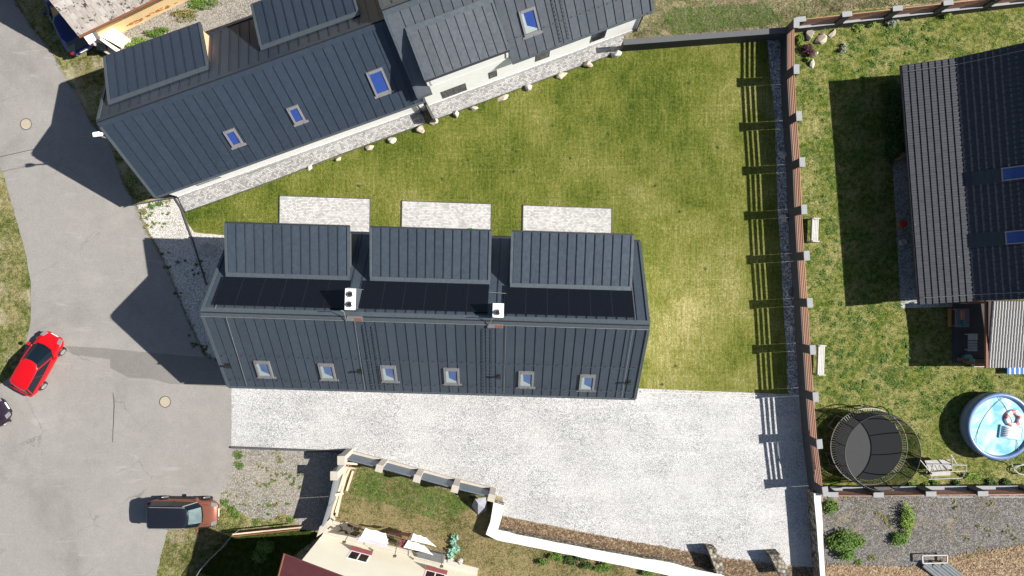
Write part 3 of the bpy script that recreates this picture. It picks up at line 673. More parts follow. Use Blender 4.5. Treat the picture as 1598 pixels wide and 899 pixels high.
    # support rails
for px, py in ((412, 576), (511, 580), (607, 583), (705, 587), (821, 592), (916, 597)):
    A.skylight(px, py - 1, .86, 1.28)
for d in (.5, 2.05): A.snow_guard(d)
qa = A.hit(572, 550); A.ladder(A.hit(567, 505).x, .5); A.ladder(A.hit(754, 512).x, .5)
for px, py in ((356, 571), (563, 580), (777, 588), (980, 597)): A.vent(px, py)
def chimney(px, py, w, l, flues):
    z = 7.95; c = A.F.at(px, py, z); mb = MB(); mb.box(c.x - w/2, c.x + w/2, c.y - l/2, c.y + l/2, A.zf(c.y) - .5, z)
    ch = mb.build('chimney', MT['trim'], A.root, A.F.M)
    mb = MB(); mb.box(c.x - w/2 - .03, c.x + w/2 + .03, c.y - l/2 - .03, c.y + l/2 + .03, z - .07, z + .004); mb.build('capstone', MT['chim'], ch, A.F.M)
    for dx, dy in flues:
        mb = MB(); q = Vector((c.x + dx, c.y + dy, z)); mb.torus(q + Vector((0, 0, .06)), .135, .035, 20, 6); mb.cyl(q, q + Vector((0, 0, .06)), .15, n=20); mb.build('flue', MT['steel'], ch, A.F.M, smooth=True)
        mb = MB(); mb.cyl(q + Vector((0, 0, .05)), q + Vector((0, 0, .13)), .085, n=16); mb.build('flue_hole', MT['black'], ch, A.F.M)
    return ch
chimney(546.5, 467, .5, 1.08, [(-.0, .27), (-.02, -.27)]); chimney(777.5, 484.5, .53, .70, [(-.04, -.1)])
L = A.L; up = .17
class CB:
    def __init__(s, H, M, r0=.012): s.H, s.M, s.r0 = H, M, r0
    def __call__(s, pts, r=None):
        m = MB(); m.tube(pts, r or s.r0, 5); m.build('lightning_cable', MT['wire'], s.H, s.M)
cb = CB(A.root, A.F.M)
ridge = [Vector((x, -.24, A.zf(-.24) + up - .05 + .015 * math.sin(x * 3))) for x in np.linspace(-.1, L + .1, 30)]; cb(ridge)
for x, x2 in ((1.35, 1.2), (8.35, 8.25), (16.6, 16.55), (L - .9, L - .85)):
    cb([Vector((x + (x2 - x) * t_, -.24 - (A.hs - .3) * t_, A.zf(-.24 - (A.hs - .3) * t_) + .1)) for t_ in (0, .3, .6, .85, 1)])
cb([Vector((.75, .2, A.zf(.2) + .1)), Vector((.85, 4.4, A.zf(4.4) + .1))]); cb([Vector((L - .75, .2, A.zf(.2) + .1)), Vector((L - .8, 4.5, A.zf(4.5) + .1))])
for px in ((543, 449, 568, 452), (763, 456, 790, 458)):
    a = A.hit(px[0], px[1]); b = A.hit(px[2], px[3]); cb([a + Vector((0, 0, .18)), b + Vector((0, 0, .18))], .02)
a = A.hit(541, 492); cb([Vector((a.x, -.25, A.zf(-.2) + .15)), Vector((a.x, .3, 8.0)), Vector((a.x, .35, 8.6))], .022)
a = A.hit(763, 504); cb([Vector((a.x, -.25, A.zf(-.2) + .15)), Vector((a.x + .25, .25, 8.1)), Vector((a.x + .27, .27, 8.6))], .022)
for px, py in ((554, 496), (773, 507)):
    q = A.hit(px, py); U = Vector((1, 0, 0)); V = Vector((0, 1, A.ks)).normalized(); mb = MB(); mb.box(-.42, .42, -.12, .12, .0, .13)
    bx = mb.build('step_platform', MT['framegrey'], A.root, slope_matrix(A.F, q, U, V)); mb = MB(); mb.box(.0, .40, -.1, .1, .132, .14); mb.build('warning_strip', MT['brown'], bx, slope_matrix(A.F, q, U, V))
for xx in (2.2, 6.0, 10.3, 14.2, 18.5, 22.2):
    A.wall_window(xx - .6, .9, 1.2, 1.3, -1); A.wall_window(xx - .8, .1, 1.7, 2.1, 1)

# --- upper left terraced house
zrB, zeB = 6.6, 3.0
oB = P(151, 192, zrB); rB = math.atan2(152, 425)
B = House('blue_roof_house', 'white house under a dark blue standing-seam roof, upper left, with two rear dormers', oB, rB, 17.45, 3.85, zeB, zrB, 'roofB', .585, hn=4.3)
B.sheets_s(); B.sheets_n(); B.trims()
def dquad(H, side, bl, br, fl, fr, **k):
    a = H.hit(*bl); b = H.hit(*br); yb = (a.y + b.y) / 2
    x0, x1 = a.x, b.x
    # front edge height: solve along the sight line so the front edge sits slightly beyond the eave
    o, d = H.F.ray(*fl); yt = side * ((H.hn if side > 0 else H.hs) + (.15 if side > 0 else -.16)); t_ = (yt - o.y) / d.y; z1 = (o + d * t_).z
    o, d = H.F.ray(*fr); t_ = (yt - o.y) / d.y; z2 = (o + d * t_).z
    zz = min(max((z1 + z2) / 2, H.ze + 1.2), H.zf(yb) - .15)
    print('DORMER', side, round(x0, 2), round(x1, 2), round(yb, 2), 'front z', round(z1, 2), round(z2, 2), '->', round(zz, 2), 'back z', round(H.zf(yb), 2))
    return H.dormer(side, x0, x1, yb, yt, zz, **k)
dquad(B, 1, (170, 168), (327, 107), (148, 96), (304, 38), cheek='peach', front='white')
dquad(B, 1, (408, 81), (562, 24), (385, 11), (540, -45), cheek='grey_wall', front='white')
B.skylight(591, 127, .95, 1.5, 'blueglass', False); B.skylight(462, 178, .66, 1.05, 'blueglass', False); B.skylight(364, 214, .66, 1.05, 'blueglass', False)
for px, w, z0, h in ((463, .7, 1.75, .6), (496, .7, 1.75, .6), (405, .7, 1.75, .6)):
    q = B.F.at(px, 222 if px > 450 else 245, 1.9); B.wall_window(q.x, z0, w, h, -1, 'dark')
q = B.F.at(308, 290, 1.2); B.wall_window(q.x, 1.15, 1.6, .3, -1, 'framegrey', pane='blind')

# --- upper middle house
zrC, zeC = 7.5, 3.75
oC = P(596, 17, zrC); rC = math.atan2(124, 335)
C_ = House('grey_roof_house', 'white walled house with grey standing-seam roof and wide front dormer, top centre', oC, rC, 15.0, 3.9, zeC, zrC, 'roofC', .57, hn=4.15, cut=(.92, 6.02, -1.6))
e1 = C_.F.at(651, 152, zeC); e2 = C_.F.at(985, 27, zeC); print('C eave', e1, e2)
C_.sheets_s(); C_.sheets_n(); C_.trims()
dquad(C_, -1, (632, 44), (767, -5), (664, 126), (806, 72), cheek='grey_wall', front='white', wallin=.145)
C_.skylight(826, 33, .95, 1.5, 'blueglass', True)
C_.snow_guard(1.0, -1, 5.6)
C_.ladder(C_.hit(866, 20).x, .5)
for px, py, w, z0, h in ((686, 140, 1.65, .7, 1.45), (760, 114, .55, 1.25, 1.2), (832, 88, .95, 1.25, 1.3), (917, 58, 1.0, 1.0, 1.3)):
    q = C_.F.at(px, py, z0); C_.wall_window(q.x, z0, w, h, -1, 'dark')
mb = MB(); q = C_.F.at(958, 52, .1)
mb.tube([Vector((C_.L - .35, -C_.hs - .05, zeC - .1)), Vector((C_.L - .35, C_.ys - .06, zeC - .5)), Vector((C_.L - .35, C_.ys - .06, .1))], .05, 8); mb.build('downpipe', MT['dark'], C_.root, C_.F.M)
mb = MB(); mb.tube([Vector((.3, C_.ys - .08, 2.9)), Vector((.3, C_.ys - .08, .1))], .05, 8); mb.build('downpipe', MT['dark'], C_.root, C_.F.M)
mb = MB(); mb.tube([Vector((B.L - .6, B.ys - .08, 2.6)), Vector((B.L - .6, B.ys - .08, .1))], .05, 8); mb.build('downpipe', MT['dark'], B.root, B.F.M)

# --- dark tiled house at the right edge (x axis runs down the picture, y axis to the east)
zeD = 2.6
d0 = P(1408, 102, zeD); d1 = P(1436, 475, zeD); rD = math.atan2(d1.y - d0.y, d1.x - d0.x); LD = (d1 - d0).length
FD = Frame(d0, rD)
D = empty('dark_tiled_house', (d0.x, d0.y, 0), rD, 'house with dark concrete tile roof and two blue roof windows at the right edge', 'house')
q = FD.hit(1495, 128, lambda y: zeD + .27 * y); yk = q.y; zk = zeD + .27 * yk; kk = .75; yr = yk + 4.6; zrD = zk + kk * 4.6
print('D', LD, yk, zk, zrD)
topl = FD.at(1598, 68, zk + 1.2).x                      # the north gable edge is cut slanting
def dz(y): return zeD + .27 * y if y < yk else (zk + kk * (y - yk) if y < yr else zrD - kk * (y - yr))
mb = MB()
mb.add([(.35, 1.5, 0), (LD - .3, 1.5, 0), (LD - .3, 2 * yr - 1, 0), (.35, 2 * yr - 1, 0), (.35, 1.5, dz(.5) - .2), (LD - .3, 1.5, dz(.5) - .2), (LD - .3, 2 * yr - 1, dz(.5) - .2), (.35, 2 * yr - 1, dz(.5) - .2),
        (.35, yk, zk - .2), (.35, yr, zrD - .25), (LD - .3, yk, zk - .2), (LD - .3, yr, zrD - .25)],
       [(0, 1, 5, 4), (1, 2, 6, 5), (2, 3, 7, 6), (3, 0, 4, 7), (4, 8, 9, 7), (5, 6, 11, 10), (4, 5, 10, 8), (8, 10, 11, 9), (9, 11, 6, 7)])
mb.build('wall', MT['grey_wall'], D, FD.M)
mb = MB()
mb.slab([(0, 0, zeD), (LD, 0, zeD), (LD, yk, zk), (0, yk, zk)], .14); mb.slab([(0, yk, zk), (LD, yk, zk), (LD, yr, zrD), (0, yr, zrD)], .14)
mb.slab([(0, yr, zrD), (LD, yr, zrD), (LD, 2 * yr - yk, zk), (0, 2 * yr - yk, zk)], .14)
rfD = mb.build('roof', MT['dark'], D, FD.M)
def tile_mesh(x0, x1, rows, mat, name, parent, F, wave=.30, amp=.022, step=.045, seed=1):
    """rows: list of ((y0,z0),(y1,z1)) each a course seen from its lower to upper edge"""
    rr = random.Random(seed); mb = MB(); nx = int((x1 - x0) / (wave / 4))
    prof = (0, .7, 1, .55)
    for (a, b) in rows:
        v0 = len(mb.v); vs = []; sl_ = Vector((0, b[0] - a[0], b[1] - a[1])); nn = Vector((0, -sl_.z, sl_.y)).normalized()
        for i in range(nx + 1):
            x = x0 + (x1 - x0) * i / nx; w_ = amp * prof[i % 4] + rr.uniform(-.003, .003)
            p0 = Vector((x, a[0], a[1])) - sl_ * .06 + nn * (step + w_); p1 = Vector((x, b[0], b[1])) + nn * (w_ + .004)
            vs += [p0 - nn * (step + w_ * .5), p0, p1]
        fs = []
        for i in range(nx):
            o = 3 * i; fs += [(o, o + 3, o + 4, o + 1), (o + 1, o + 4, o + 5, o + 2)]
        # orientation so that normals face up
        mb.add(vs, fs)
    o = mb.build(name, mat, parent, F); return tag(o, kind='stuff')
def courses(pts, g=.34):
    out = []
    for a, b in zip(pts, pts[1:]):
        a, b = Vector(a), Vector(b); n = max(1, round((b - a).length / g))
        out += [(tuple(a.lerp(b, i / n)), tuple(a.lerp(b, (i + 1) / n))) for i in range(n)]
    return out
tile_mesh(0, LD, courses([(0, zeD), (yk, zk)], .355), MT['darktile'], 'roof_tiles', rfD, FD.M, .16, .018, .05)
tile_mesh(0, LD, courses([(yk, zk), (yr, zrD)], .36), MT['darktile'], 'roof_tiles', rfD, FD.M, .30, .035, .04, 2)
mb = MB(); mb.box(-.05, LD + .05, yr - .12, yr + .12, zrD - .02, zrD + .09); mb.build('ridge_cap', MT['darktile'], D, FD.M)
mb = MB(); mb.cyl((0, -.08, zeD - .06), (LD, -.08, zeD - .06), .065, n=10); mb.build('gutter', MT['dark'], D, FD.M)
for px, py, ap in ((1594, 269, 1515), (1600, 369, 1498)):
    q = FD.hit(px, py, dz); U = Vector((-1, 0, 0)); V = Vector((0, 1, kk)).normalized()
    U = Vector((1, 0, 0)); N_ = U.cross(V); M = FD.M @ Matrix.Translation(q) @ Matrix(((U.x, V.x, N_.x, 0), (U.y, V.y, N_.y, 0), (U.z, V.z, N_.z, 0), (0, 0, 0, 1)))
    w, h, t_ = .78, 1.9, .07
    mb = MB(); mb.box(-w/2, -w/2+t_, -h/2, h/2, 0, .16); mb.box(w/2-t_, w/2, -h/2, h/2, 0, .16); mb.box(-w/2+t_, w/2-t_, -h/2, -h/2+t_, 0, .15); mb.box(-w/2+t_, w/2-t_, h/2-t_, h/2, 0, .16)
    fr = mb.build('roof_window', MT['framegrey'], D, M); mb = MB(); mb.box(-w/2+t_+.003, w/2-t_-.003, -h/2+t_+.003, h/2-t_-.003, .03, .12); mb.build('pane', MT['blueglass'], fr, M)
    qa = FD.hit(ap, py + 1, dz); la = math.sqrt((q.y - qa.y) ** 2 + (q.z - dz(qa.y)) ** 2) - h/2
    mb = MB(); mb.box(-w/2 - .02, w/2 + .02, -h/2 - la * .98, -h/2 - .01, .06, .085); mb.build('shadow_band', MT['dark'], fr, M)  # dark flat sheet painting the shadow band that runs down from the window
cb = CB(D, FD.M)
for x, ya, yb_ in ((.45, .1, yr), (LD - .4, .1, yr)): cb([Vector((x, y, dz(y) + .17)) for y in np.linspace(ya, yb_, 12)], .014)
# paving strip under the eave, its sunlit end painted in paler pavers
sheet('terrace', [(1392, 240), (1412, 238), (1440, 478), (1406, 480), (1400, 380)], .012, MT['path'])
sheet('terrace', [(1406, 473), (1510, 470), (1512, 478), (1406, 481)], .016, MT['terrace'])

# --- old house, top left
zeO = 2.5
o0 = P(122, 56, zeO); rO = R(26); FO = Frame(o0, rO)
O = empty('old_tiled_house', (o0.x, o0.y, 0), rO, 'old ochre rendered house with pale mossy tile roof in the top left corner', 'house')
kO = .84; WO = 4.6; LO = 11.0
mb = MB(); prof = [(.45, 0), (2 * WO - .45, 0), (2 * WO - .45, zeO + kO * .45 - .2), (WO, zeO + kO * WO - .25), (.45, zeO + kO * .45 - .2)]
vs = [(.35, a, b) for a, b in prof] + [(LO, a, b) for a, b in prof]
mb.add(vs, [(4, 3, 2, 1, 0), (5, 6, 7, 8, 9)] + [(i, (i + 1) % 5, 5 + (i + 1) % 5, 5 + i) for i in range(5)]); mb.build('wall', MT['ochre'], O, FO.M)
mb = MB(); mb.slab([(0, 0, zeO), (LO + .3, 0, zeO), (LO + .3, WO, zeO + kO * WO), (0, WO, zeO + kO * WO)], .12); mb.slab([(0, WO, zeO + kO * WO), (LO + .3, WO, zeO + kO * WO), (LO + .3, 2 * WO, zeO), (0, 2 * WO, zeO)], .12)
rfO = mb.build('roof', MT['dark'], O, FO.M)
V = Vector((0, 1, kO)).normalized(); U = Vector((1, 0, 0)); Nn = U.cross(V)
tw, tl = .36, .42; mb = MB(); mb.add([(.008, 0, .035), (tw - .008, 0, .035), (tw - .008, tl, .012), (.008, tl, .012), (.008, 0, .0), (tw - .008, 0, .0), (tw - .008, tl, -.0), (.008, tl, 0)],
    [(0, 1, 2, 3), (5, 4, 7, 6), (4, 5, 1, 0), (5, 6, 2, 1), (6, 7, 3, 2), (7, 4, 0, 3)])
tme = mb.mesh('roof_tile', MT['oldtile']); cnt = 0
for r_ in range(14):
    for c in range(21):
        x = c * tw - (tw / 2 if r_ % 2 else 0)
        if x < -.01: x = 0
        q = Vector((x, 0, zeO)) + V * (r_ * tl * .96) + Nn * (.01 + random.uniform(0, .008))
        M = FO.M @ Matrix.Translation(q) @ Matrix(((U.x, V.x, Nn.x, 0), (U.y, V.y, Nn.y, 0), (U.z, V.z, Nn.z, 0), (0, 0, 0, 1))) @ Matrix.Rotation(random.uniform(-.02, .02), 4, 'Z')
        place('roof_tile', tme, rfO, M); cnt += 1
mb = MB(); mb.box(0, LO, -.13, -.01, zeO - .1, zeO - .03); mb.build('gutter', MT['brown'], O, FO.M)
mb = MB(); rr_ = random.Random(4)
for i in range(34):
    x = rr_.uniform(2.2, 5.6); z_ = rr_.choice((.25, .34, .43, .52)); mb.box(x, x + .24, .436 - .001 * (i % 7), .455, z_, z_ + .07)
tag(mb.build('exposed_brick', MT['orange'], O, FO.M), kind='stuff')
# porch with white canopy roof
pr = empty('porch', P(165, 60, 0), 0, 'small porch with white canopy and cream steps at the corner of the old house', 'porch')
mb = MB()
def quadbox(mb, pts, z0, z1, mi=0):
    mb.prism([tuple(P(x, y, z1)[:2]) for x, y in pts], z0, z1, mi)
quadbox(mb, [(150, 42), (163, 34), (194, 56), (178, 68), (152, 54)], 0, .9); mb.build('landing', MT['cream'], pr)
mb = MB(); quadbox(mb, [(127, 53), (139, 42), (151, 60), (139, 69)], 2.05, 2.15); mb.build('canopy', MT['white'], pr)
mb = MB(); quadbox(mb, [(139, 41.5), (143, 41), (154, 58), (151.5, 60.5)], 2.0, 2.22); mb.build('canopy_edge', MT['framegrey'], pr)
mb = MB(); quadbox(mb, [(142, 68), (152, 60), (180, 76), (176, 86), (170, 86)], 0, .55); mb.build('side_wall', MT['beige'], pr)
mb = MB(); quadbox(mb, [(150, 58), (154, 56), (181, 74), (179, 79)], .56, 1.0); mb.build('parapet', MT['cream'], pr)
mb = MB()
for x, y in ((130, 52), (140, 67)): mb.cyl(P(x + 6, y, .56), P(x + 1, y, 2.05), .04, n=6)
mb.build('post', MT['white'], pr)
bn = empty('waste_bin', P(163, 76, .55), .4, 'black bin on the porch wall of the old house', 'bin')
mb = MB(); c = P(163, 76, .55); mb.hexa([c + Vector((a, b, 0)) for a, b in ((-.18, -.15), (.18, -.15), (.18, .15), (-.18, .15))], [c + Vector((a, b, .4)) for a, b in ((-.24, -.2), (.24, -.2), (.24, .2), (-.24, .2))]); mb.build('body', MT['black'], bn)
mb = MB(); mb.box(c.x - .26, c.x + .26, c.y - .22, c.y + .22, c.z + .401, c.z + .44); mb.build('lid', MT['darkglass'], bn, bevel=.01)

# --- cream house, bottom (x axis along its rear wall, y axis to the rear = up in the picture)
w0 = P(505, 832, 0); w1 = P(745, 894, 0); rJ = math.atan2(w1.y - w0.y, w1.x - w0.x); FJ = Frame(w0, rJ)
J = empty('cream_house', (w0.x, w0.y, 0), rJ, 'cream rendered house with maroon metal roof at the bottom edge', 'house')
LJ = (w1 - w0).length; zeJ = 6.0; WJ = 9.0
cJ = FJ.at(445, 866, zeJ); ovJ = cJ.y; o_, d_ = FJ.ray(532, 899); t_ = (ovJ - o_.y) / d_.y; e2 = o_ + d_ * t_; mJ = (e2.z - zeJ) / (e2.x - cJ.x); xrJ = LJ / 2; zrJ = zeJ + mJ * (xrJ - cJ.x)
print('J', cJ, e2, mJ, zrJ)
x0J, x1J = cJ.x + .45, 2 * xrJ - cJ.x - .45; zwJ = zeJ + mJ * .45 - .2
mb = MB(); prof = [(0, 0), (LJ, 0), (LJ, zeJ - .3 + mJ * .4), (xrJ, zrJ - .25), (0, zeJ - .3 + mJ * .4)]
vs = [(a, -WJ, b) for a, b in prof] + [(a, 0, b) for a, b in prof]
mb.add(vs, [(0, 1, 2, 3, 4), (9, 8, 7, 6, 5)] + [((i + 1) % 5, i, 5 + i, 5 + (i + 1) % 5) for i in range(5)]); mb.build('wall', MT['cream'], J, FJ.M)
rf = MB(); rf.slab([(cJ.x, ovJ, zeJ), (cJ.x, -WJ - .5, zeJ), (xrJ, -WJ - .5, zrJ), (xrJ, ovJ, zrJ)], .14); rf.slab([(xrJ, ovJ, zrJ), (xrJ, -WJ - .5, zrJ), (2 * xrJ - cJ.x, -WJ - .5, zeJ), (2 * xrJ - cJ.x, ovJ, zeJ)], .14)
rfj = rf.build('roof', MT['maroon'], J, FJ.M)
roof_sheets(rfj, FJ, (cJ.x, -WJ - .5, zeJ), (cJ.x, ovJ, zeJ), (xrJ, -WJ - .5, zrJ), .9, MT['redroof'], rib=.035)
roof_sheets(rfj, FJ, (2 * xrJ - cJ.x, ovJ, zeJ), (2 * xrJ - cJ.x, -WJ - .5, zeJ), (xrJ, ovJ, zrJ), .9, MT['redroof'], rib=.035)
mb = MB(); mb.cyl((cJ.x - .07, ovJ + .03, zeJ - .04), (cJ.x - .07, -WJ - .5, zeJ - .04), .07, n=10); mb.build('gutter', MT['brown'], J, FJ.M)
for px, py in ((541, 852), (659, 884)):
    q = FJ.at(px, py, 2.0); q2 = q.x
    f = MB(); x, w, z0, h, t_ = q2 + .25, 1.3, 1.5, 1.2, .08
    f.box(x, x + t_, -.1, .012, z0, z0 + h); f.box(x + w - t_, x + w, -.1, .012, z0, z0 + h); f.box(x + t_, x + w - t_, -.1, .012, z0, z0 + t_); f.box(x + t_, x + w - t_, -.1, .012, z0 + h - t_, z0 + h); f.box(x + w/2 - .04, x + w/2 + .04, -.1, .012, z0 + t_, z0 + h - t_)
    fr = f.build('window', MT['white'], J, FJ.M); g = MB(); g.box(x + t_ + .002, x + w - t_ - .002, -.05, .006, z0 + t_ + .002, z0 + h - t_ - .002); g.build('pane', MT['darkglass'], fr, FJ.M)
    g = MB(); g.box(x - .05, x + w + .05, .013, .27, z0 - .05, z0 - .01); g.build('window_sill', MT['maroon'], fr, FJ.M)
mb = MB(); mb.box(-.02, LJ, .002, .35, 0, .1); mb.build('plinth', MT['beige'], J, FJ.M)
# corner wing wall
mb = MB(); quadbox(mb, [(494, 838), (499, 822), (513, 812), (516, 820), (503, 832)], 0, 1.2); tag(mb.build('boundary_wall', MT['beige']), 'short pale concrete wall stub at the corner of the cream house', 'wall')

# ------------------------------------------------------------------ paths, terraces, edgings
def paving(name, pts, mat, h=.06, edge=.05, edgemat='edge'):
    w = [P(x, y, h) for x, y in pts]; mb = MB(); mb.prism([tuple(p[:2]) for p in w], 0, h); o = mb.build(name, mat); tag(o, kind='structure')
    e = MB(); n = len(w)
    for i in range(n):
        a, b = w[i], w[(i + 1) % n]; d = (b - a).normalized(); nn = Vector((d.y, -d.x, 0))
        ar = sum(w[k].x * w[(k + 1) % n].y - w[(k + 1) % n].x * w[k].y for k in range(n)); nn = nn if ar > 0 else -nn
        c = (a + b) / 2 + nn * (edge / 2 + .001); e.obox((c.x, c.y, (h + .005) / 2), (b - a) / 2 + d * edge, nn * edge / 2, (0, 0, (h + .01) / 2))
    eo = e.build('kerb', MT[edgemat]); tag(eo, kind='structure')
mb = MB(); mb.bar(P(1000, 611.5, .05), P(1229, 619, .05), .07, .08); tag(mb.build('kerb', MT['edgelight']), kind='structure')
paving('footpath', [(278, 308), (294, 303), (400, 267), (530, 219), (657, 173), (664, 192), (530, 241), (400, 291), (289, 330)], MT['path'])
paving('footpath', [(667, 164), (740, 138), (840, 101), (967, 54), (971, 50), (976, 64), (973, 77), (935, 92), (879, 112), (676, 187)], MT['path'])
paving('terrace', [(437, 306), (577, 311), (576, 372), (436, 368)], MT['terrace']); paving('terrace', [(628, 314), (766, 319), (765, 380), (627, 376)], MT['terrace']); paving('terrace', [(817, 321), (954, 326), (953, 388), (816, 384)], MT['terrace'])
# privacy wall between the two paths, edging in the white gravel
mb = MB(); a, b = P(664, 160, 1.1), P(677, 185, 1.1); d = (b - a).normalized(); s_ = Vector((-d.y, d.x, 0)); mb.obox(((a + b) / 2)[:2] + (.55,), (b - a) / 2, s_ * .06, (0, 0, .55))
dv = empty('garden_divider', P(668, 172, 0), 0, 'low dark dividing wall between the two paved paths', 'wall'); mb.build('panel', MT['postdark'], dv)
mb = MB(); mb.obox(((a + b) / 2)[:2] + (1.12,), (b - a) / 2 * 1.02, s_ * .075, (0, 0, .018)); mb.build('coping', MT['walltop'], dv)
mb = MB(); pts = [(273, 309), (283, 325), (291, 348), (300, 372), (310, 405), (321, 440), (323, 445)]
for (x0, y0), (x1, y1) in zip(pts, pts[1:]): mb.bar(P(x0, y0, .05), P(x1, y1, .05), .08, .10)
tag(mb.build('garden_edging', MT['edge']), 'thin black edging strip curving through the white gravel', 'edging')
mb = MB(); mb.bar(P(207, 320, .1), P(278, 307, .1), .07, .2); tag(mb.build('garden_edging', MT['edge']), 'dark low boundary strip from the road to the blue roofed house corner', 'edging')
mb = MB(); c = [P(x, y, .12) for x, y in ((315, 386), (322, 378), (337, 384), (338, 391), (326, 400), (319, 394))]; mb.prism([tuple(p[:2]) for p in c], .0, .12); tag(mb.build('stone_slab', MT['greystone'], bevel=.01), 'flat pale stone slab lying in the gravel beside the long house', 'stone slab')
mb = MB(); mb.bar(P(361, 698, .08), P(541, 705, .08), .12, .18); tag(mb.build('courtyard_kerb', MT['edge']), kind='structure')
# manhole covers
for px, py, lb in ((41, 194, 'round tan manhole cover on the road near the top left'), (258, 627, 'round tan manhole cover on the road left of the courtyard')):
    c = P(px, py, 0); r_ = empty('manhole_cover', (c.x, c.y, .02), 0, lb, 'manhole cover'); mb = MB(); mb.cyl((c.x, c.y, .0), (c.x, c.y, .034), .33, n=32); mb.build('lid', plain('manhole_lid', (.34, .29, .215), .8, scale=12) if 'manhole_lid' not in bpy.data.materials else bpy.data.materials['manhole_lid'], r_)
    mb = MB(); mb.torus((c.x, c.y, .022), .36, .022, 32, 6); mb.build('frame', MT['edge'], r_)

# ------------------------------------------------------------------ rocks beside the path
names = ['first limestone rock from the left, beside the lower paved path', 'small limestone rock right of the first, edging the lower path', 'pale limestone rock edging the lower path, left of the white one', 'white angular rock edging the lower path', 'largest rock just left of the garden divider', 'flat slab rock at the foot of the garden divider', 'narrow white rock right of the garden divider',
         'small tan rock edging the upper path after the divider', 'long flat white rock edging the upper path', 'rounded white rock right of the long flat rock', 'wide tan rock midway along the upper path', 'round pale rock edging the upper path near its right end', 'last rock at the dark wall end of the upper path']
for i, (x, y, sx, sy, sz) in enumerate(((483, 262, .34, .2, .2), (528, 248, .3, .2, .22), (577, 231, .36, .22, .24), (612, 219, .34, .27, .32), (656, 203, .36, .3, .34), (677, 191, .38, .2, .2), (712, 179, .24, .28, .3), (740, 169, .32, .2, .24), (785, 153, .5, .2, .2), (825, 138, .32, .27, .36), (877, 118, .44, .26, .34), (918, 102, .36, .28, .36), (962, 85, .38, .32, .44))):
    rock(x, y, sx, sy, sz, names[i], 'stone' if i % 3 else 'whitestone', i + 1, R(20) + random.uniform(-.3, .3), 'rocks edging the paved paths')
for i, (x, y, s_, lb) in enumerate(((1221, 241, .34, 'grey boulder highest in the gravel strip under the slatted fence'), (1224, 341, .32, 'brownish boulder in the gravel strip beside the upper white bench'), (1228, 398, .2, 'smallest grey stone in the gravel strip'), (1231, 455, .32, 'squarish boulder in the gravel strip at mid height'), (1236, 515, .28, 'dark boulder lowest in the gravel strip'))):
    rock(x, y, s_, s_ * 1.05, s_ * .7, lb, 'greystone', i + 21, i, 'boulders in the gravel strip')
for i, (x, y, sx, sy, sz, m_, lb) in enumerate(((1261, 53, .28, .5, .6, 'whitestone', 'tall bright white rock in the corner flower bed'), (1281, 63, .5, .35, .3, 'stone', 'flat tan rock in the corner flower bed'), (1297, 53, .42, .25, .25, 'stone', 'orange tinted rock at the right of the corner flower bed'), (1266, 99, .42, .2, .25, 'whitestone', 'curved white rock at the lower end of the corner flower bed'), (1283, 55, .2, .15, .2, 'stone', 'small tan stone between the bigger flower bed rocks'), (1273, 83, .14, .16, .16, 'whitestone', 'small white stone beside the purple shrub'))):
    rock(x, y, sx, sy, sz, lb, m_, i + 41, .5 * i, 'rocks of the corner flower bed')

# ------------------------------------------------------------------ fences and walls
unit = None
def unit_box(name, mat):
    mb = MB(); mb.box(-.5, .5, -.5, .5, -.5, .5); return mb.mesh(name, mat)
slat_me = unit_box('slat', MT['slat'])
def box_between(name, me, parent, a, b, w, h):
    a, b = Vector(a), Vector(b); d = b - a; L = d.length; x = d.normalized(); y = Vector((-x.y, x.x, 0)).normalized(); z = x.cross(y)
    M = Matrix.Translation((a + b) / 2) @ Matrix(((x.x, y.x, z.x, 0), (x.y, y.y, z.y, 0), (x.z, y.z, z.z, 0), (0, 0, 0, 1))) @ Matrix.Diagonal((L, w, h, 1))
    return place(name, me, parent, M)
def slat_fence(label, caps, zc, wall_h, rows, wall=True, capsize=(.36, .6), wallw=.34, slat_h=.14, offs=.0):
    w = [P(x, y, zc) for x, y in caps]; c = sum(w, Vector()) / len(w)
    root = empty('slat_fence', (c.x, c.y, 0), 0, label, 'fence')
    n = len(w)
    for i in range(n):
        d = (w[min(i + 1, n - 1)] - w[max(i - 1, 0)]).normalized(); s_ = Vector((-d.y, d.x, 0))
        mb = MB(); mb.obox((w[i].x, w[i].y, zc / 2 - .02), d * capsize[1] / 2 * .86, s_ * capsize[0] / 2 * .86, (0, 0, zc / 2 - .02)); po = mb.build('post', MT['postdark'], root)
        mb = MB(); mb.obox((w[i].x, w[i].y, zc - .02), d * capsize[1] / 2, s_ * capsize[0] / 2, (0, 0, .035)); mb.build('post_cap', MT['cap'], po, bevel=.012)
    for i in range(n - 1):
        a, b = w[i], w[i + 1]; d = (b - a).normalized(); s_ = Vector((-d.y, d.x, 0)); g = capsize[1] / 2 * .9
        mb = MB(); m = (a + b) / 2; L = (b - a).length / 2 - g
        mb.obox((m.x, m.y, wall_h / 2), d * L, s_ * wallw / 2 * .9, (0, 0, wall_h / 2)); wl = mb.build('base_wall', MT['postdark'], root)
        mb = MB(); mb.obox((m.x, m.y, wall_h + .022), d * L, s_ * wallw / 2, (0, 0, .02)); mb.build('coping', MT['walltop'] if len(rows) == 4 else MT['cap'], wl)
        for z in rows:
            o1 = Vector((a.x, a.y, z)) + d * g + s_ * offs; o2 = Vector((b.x, b.y, z)) - d * g + s_ * offs
            box_between('slat', slat_me, root, o1, o2, .045, slat_h)
    return root
ROWS = (1.25, 1.51, 1.77, 2.03)
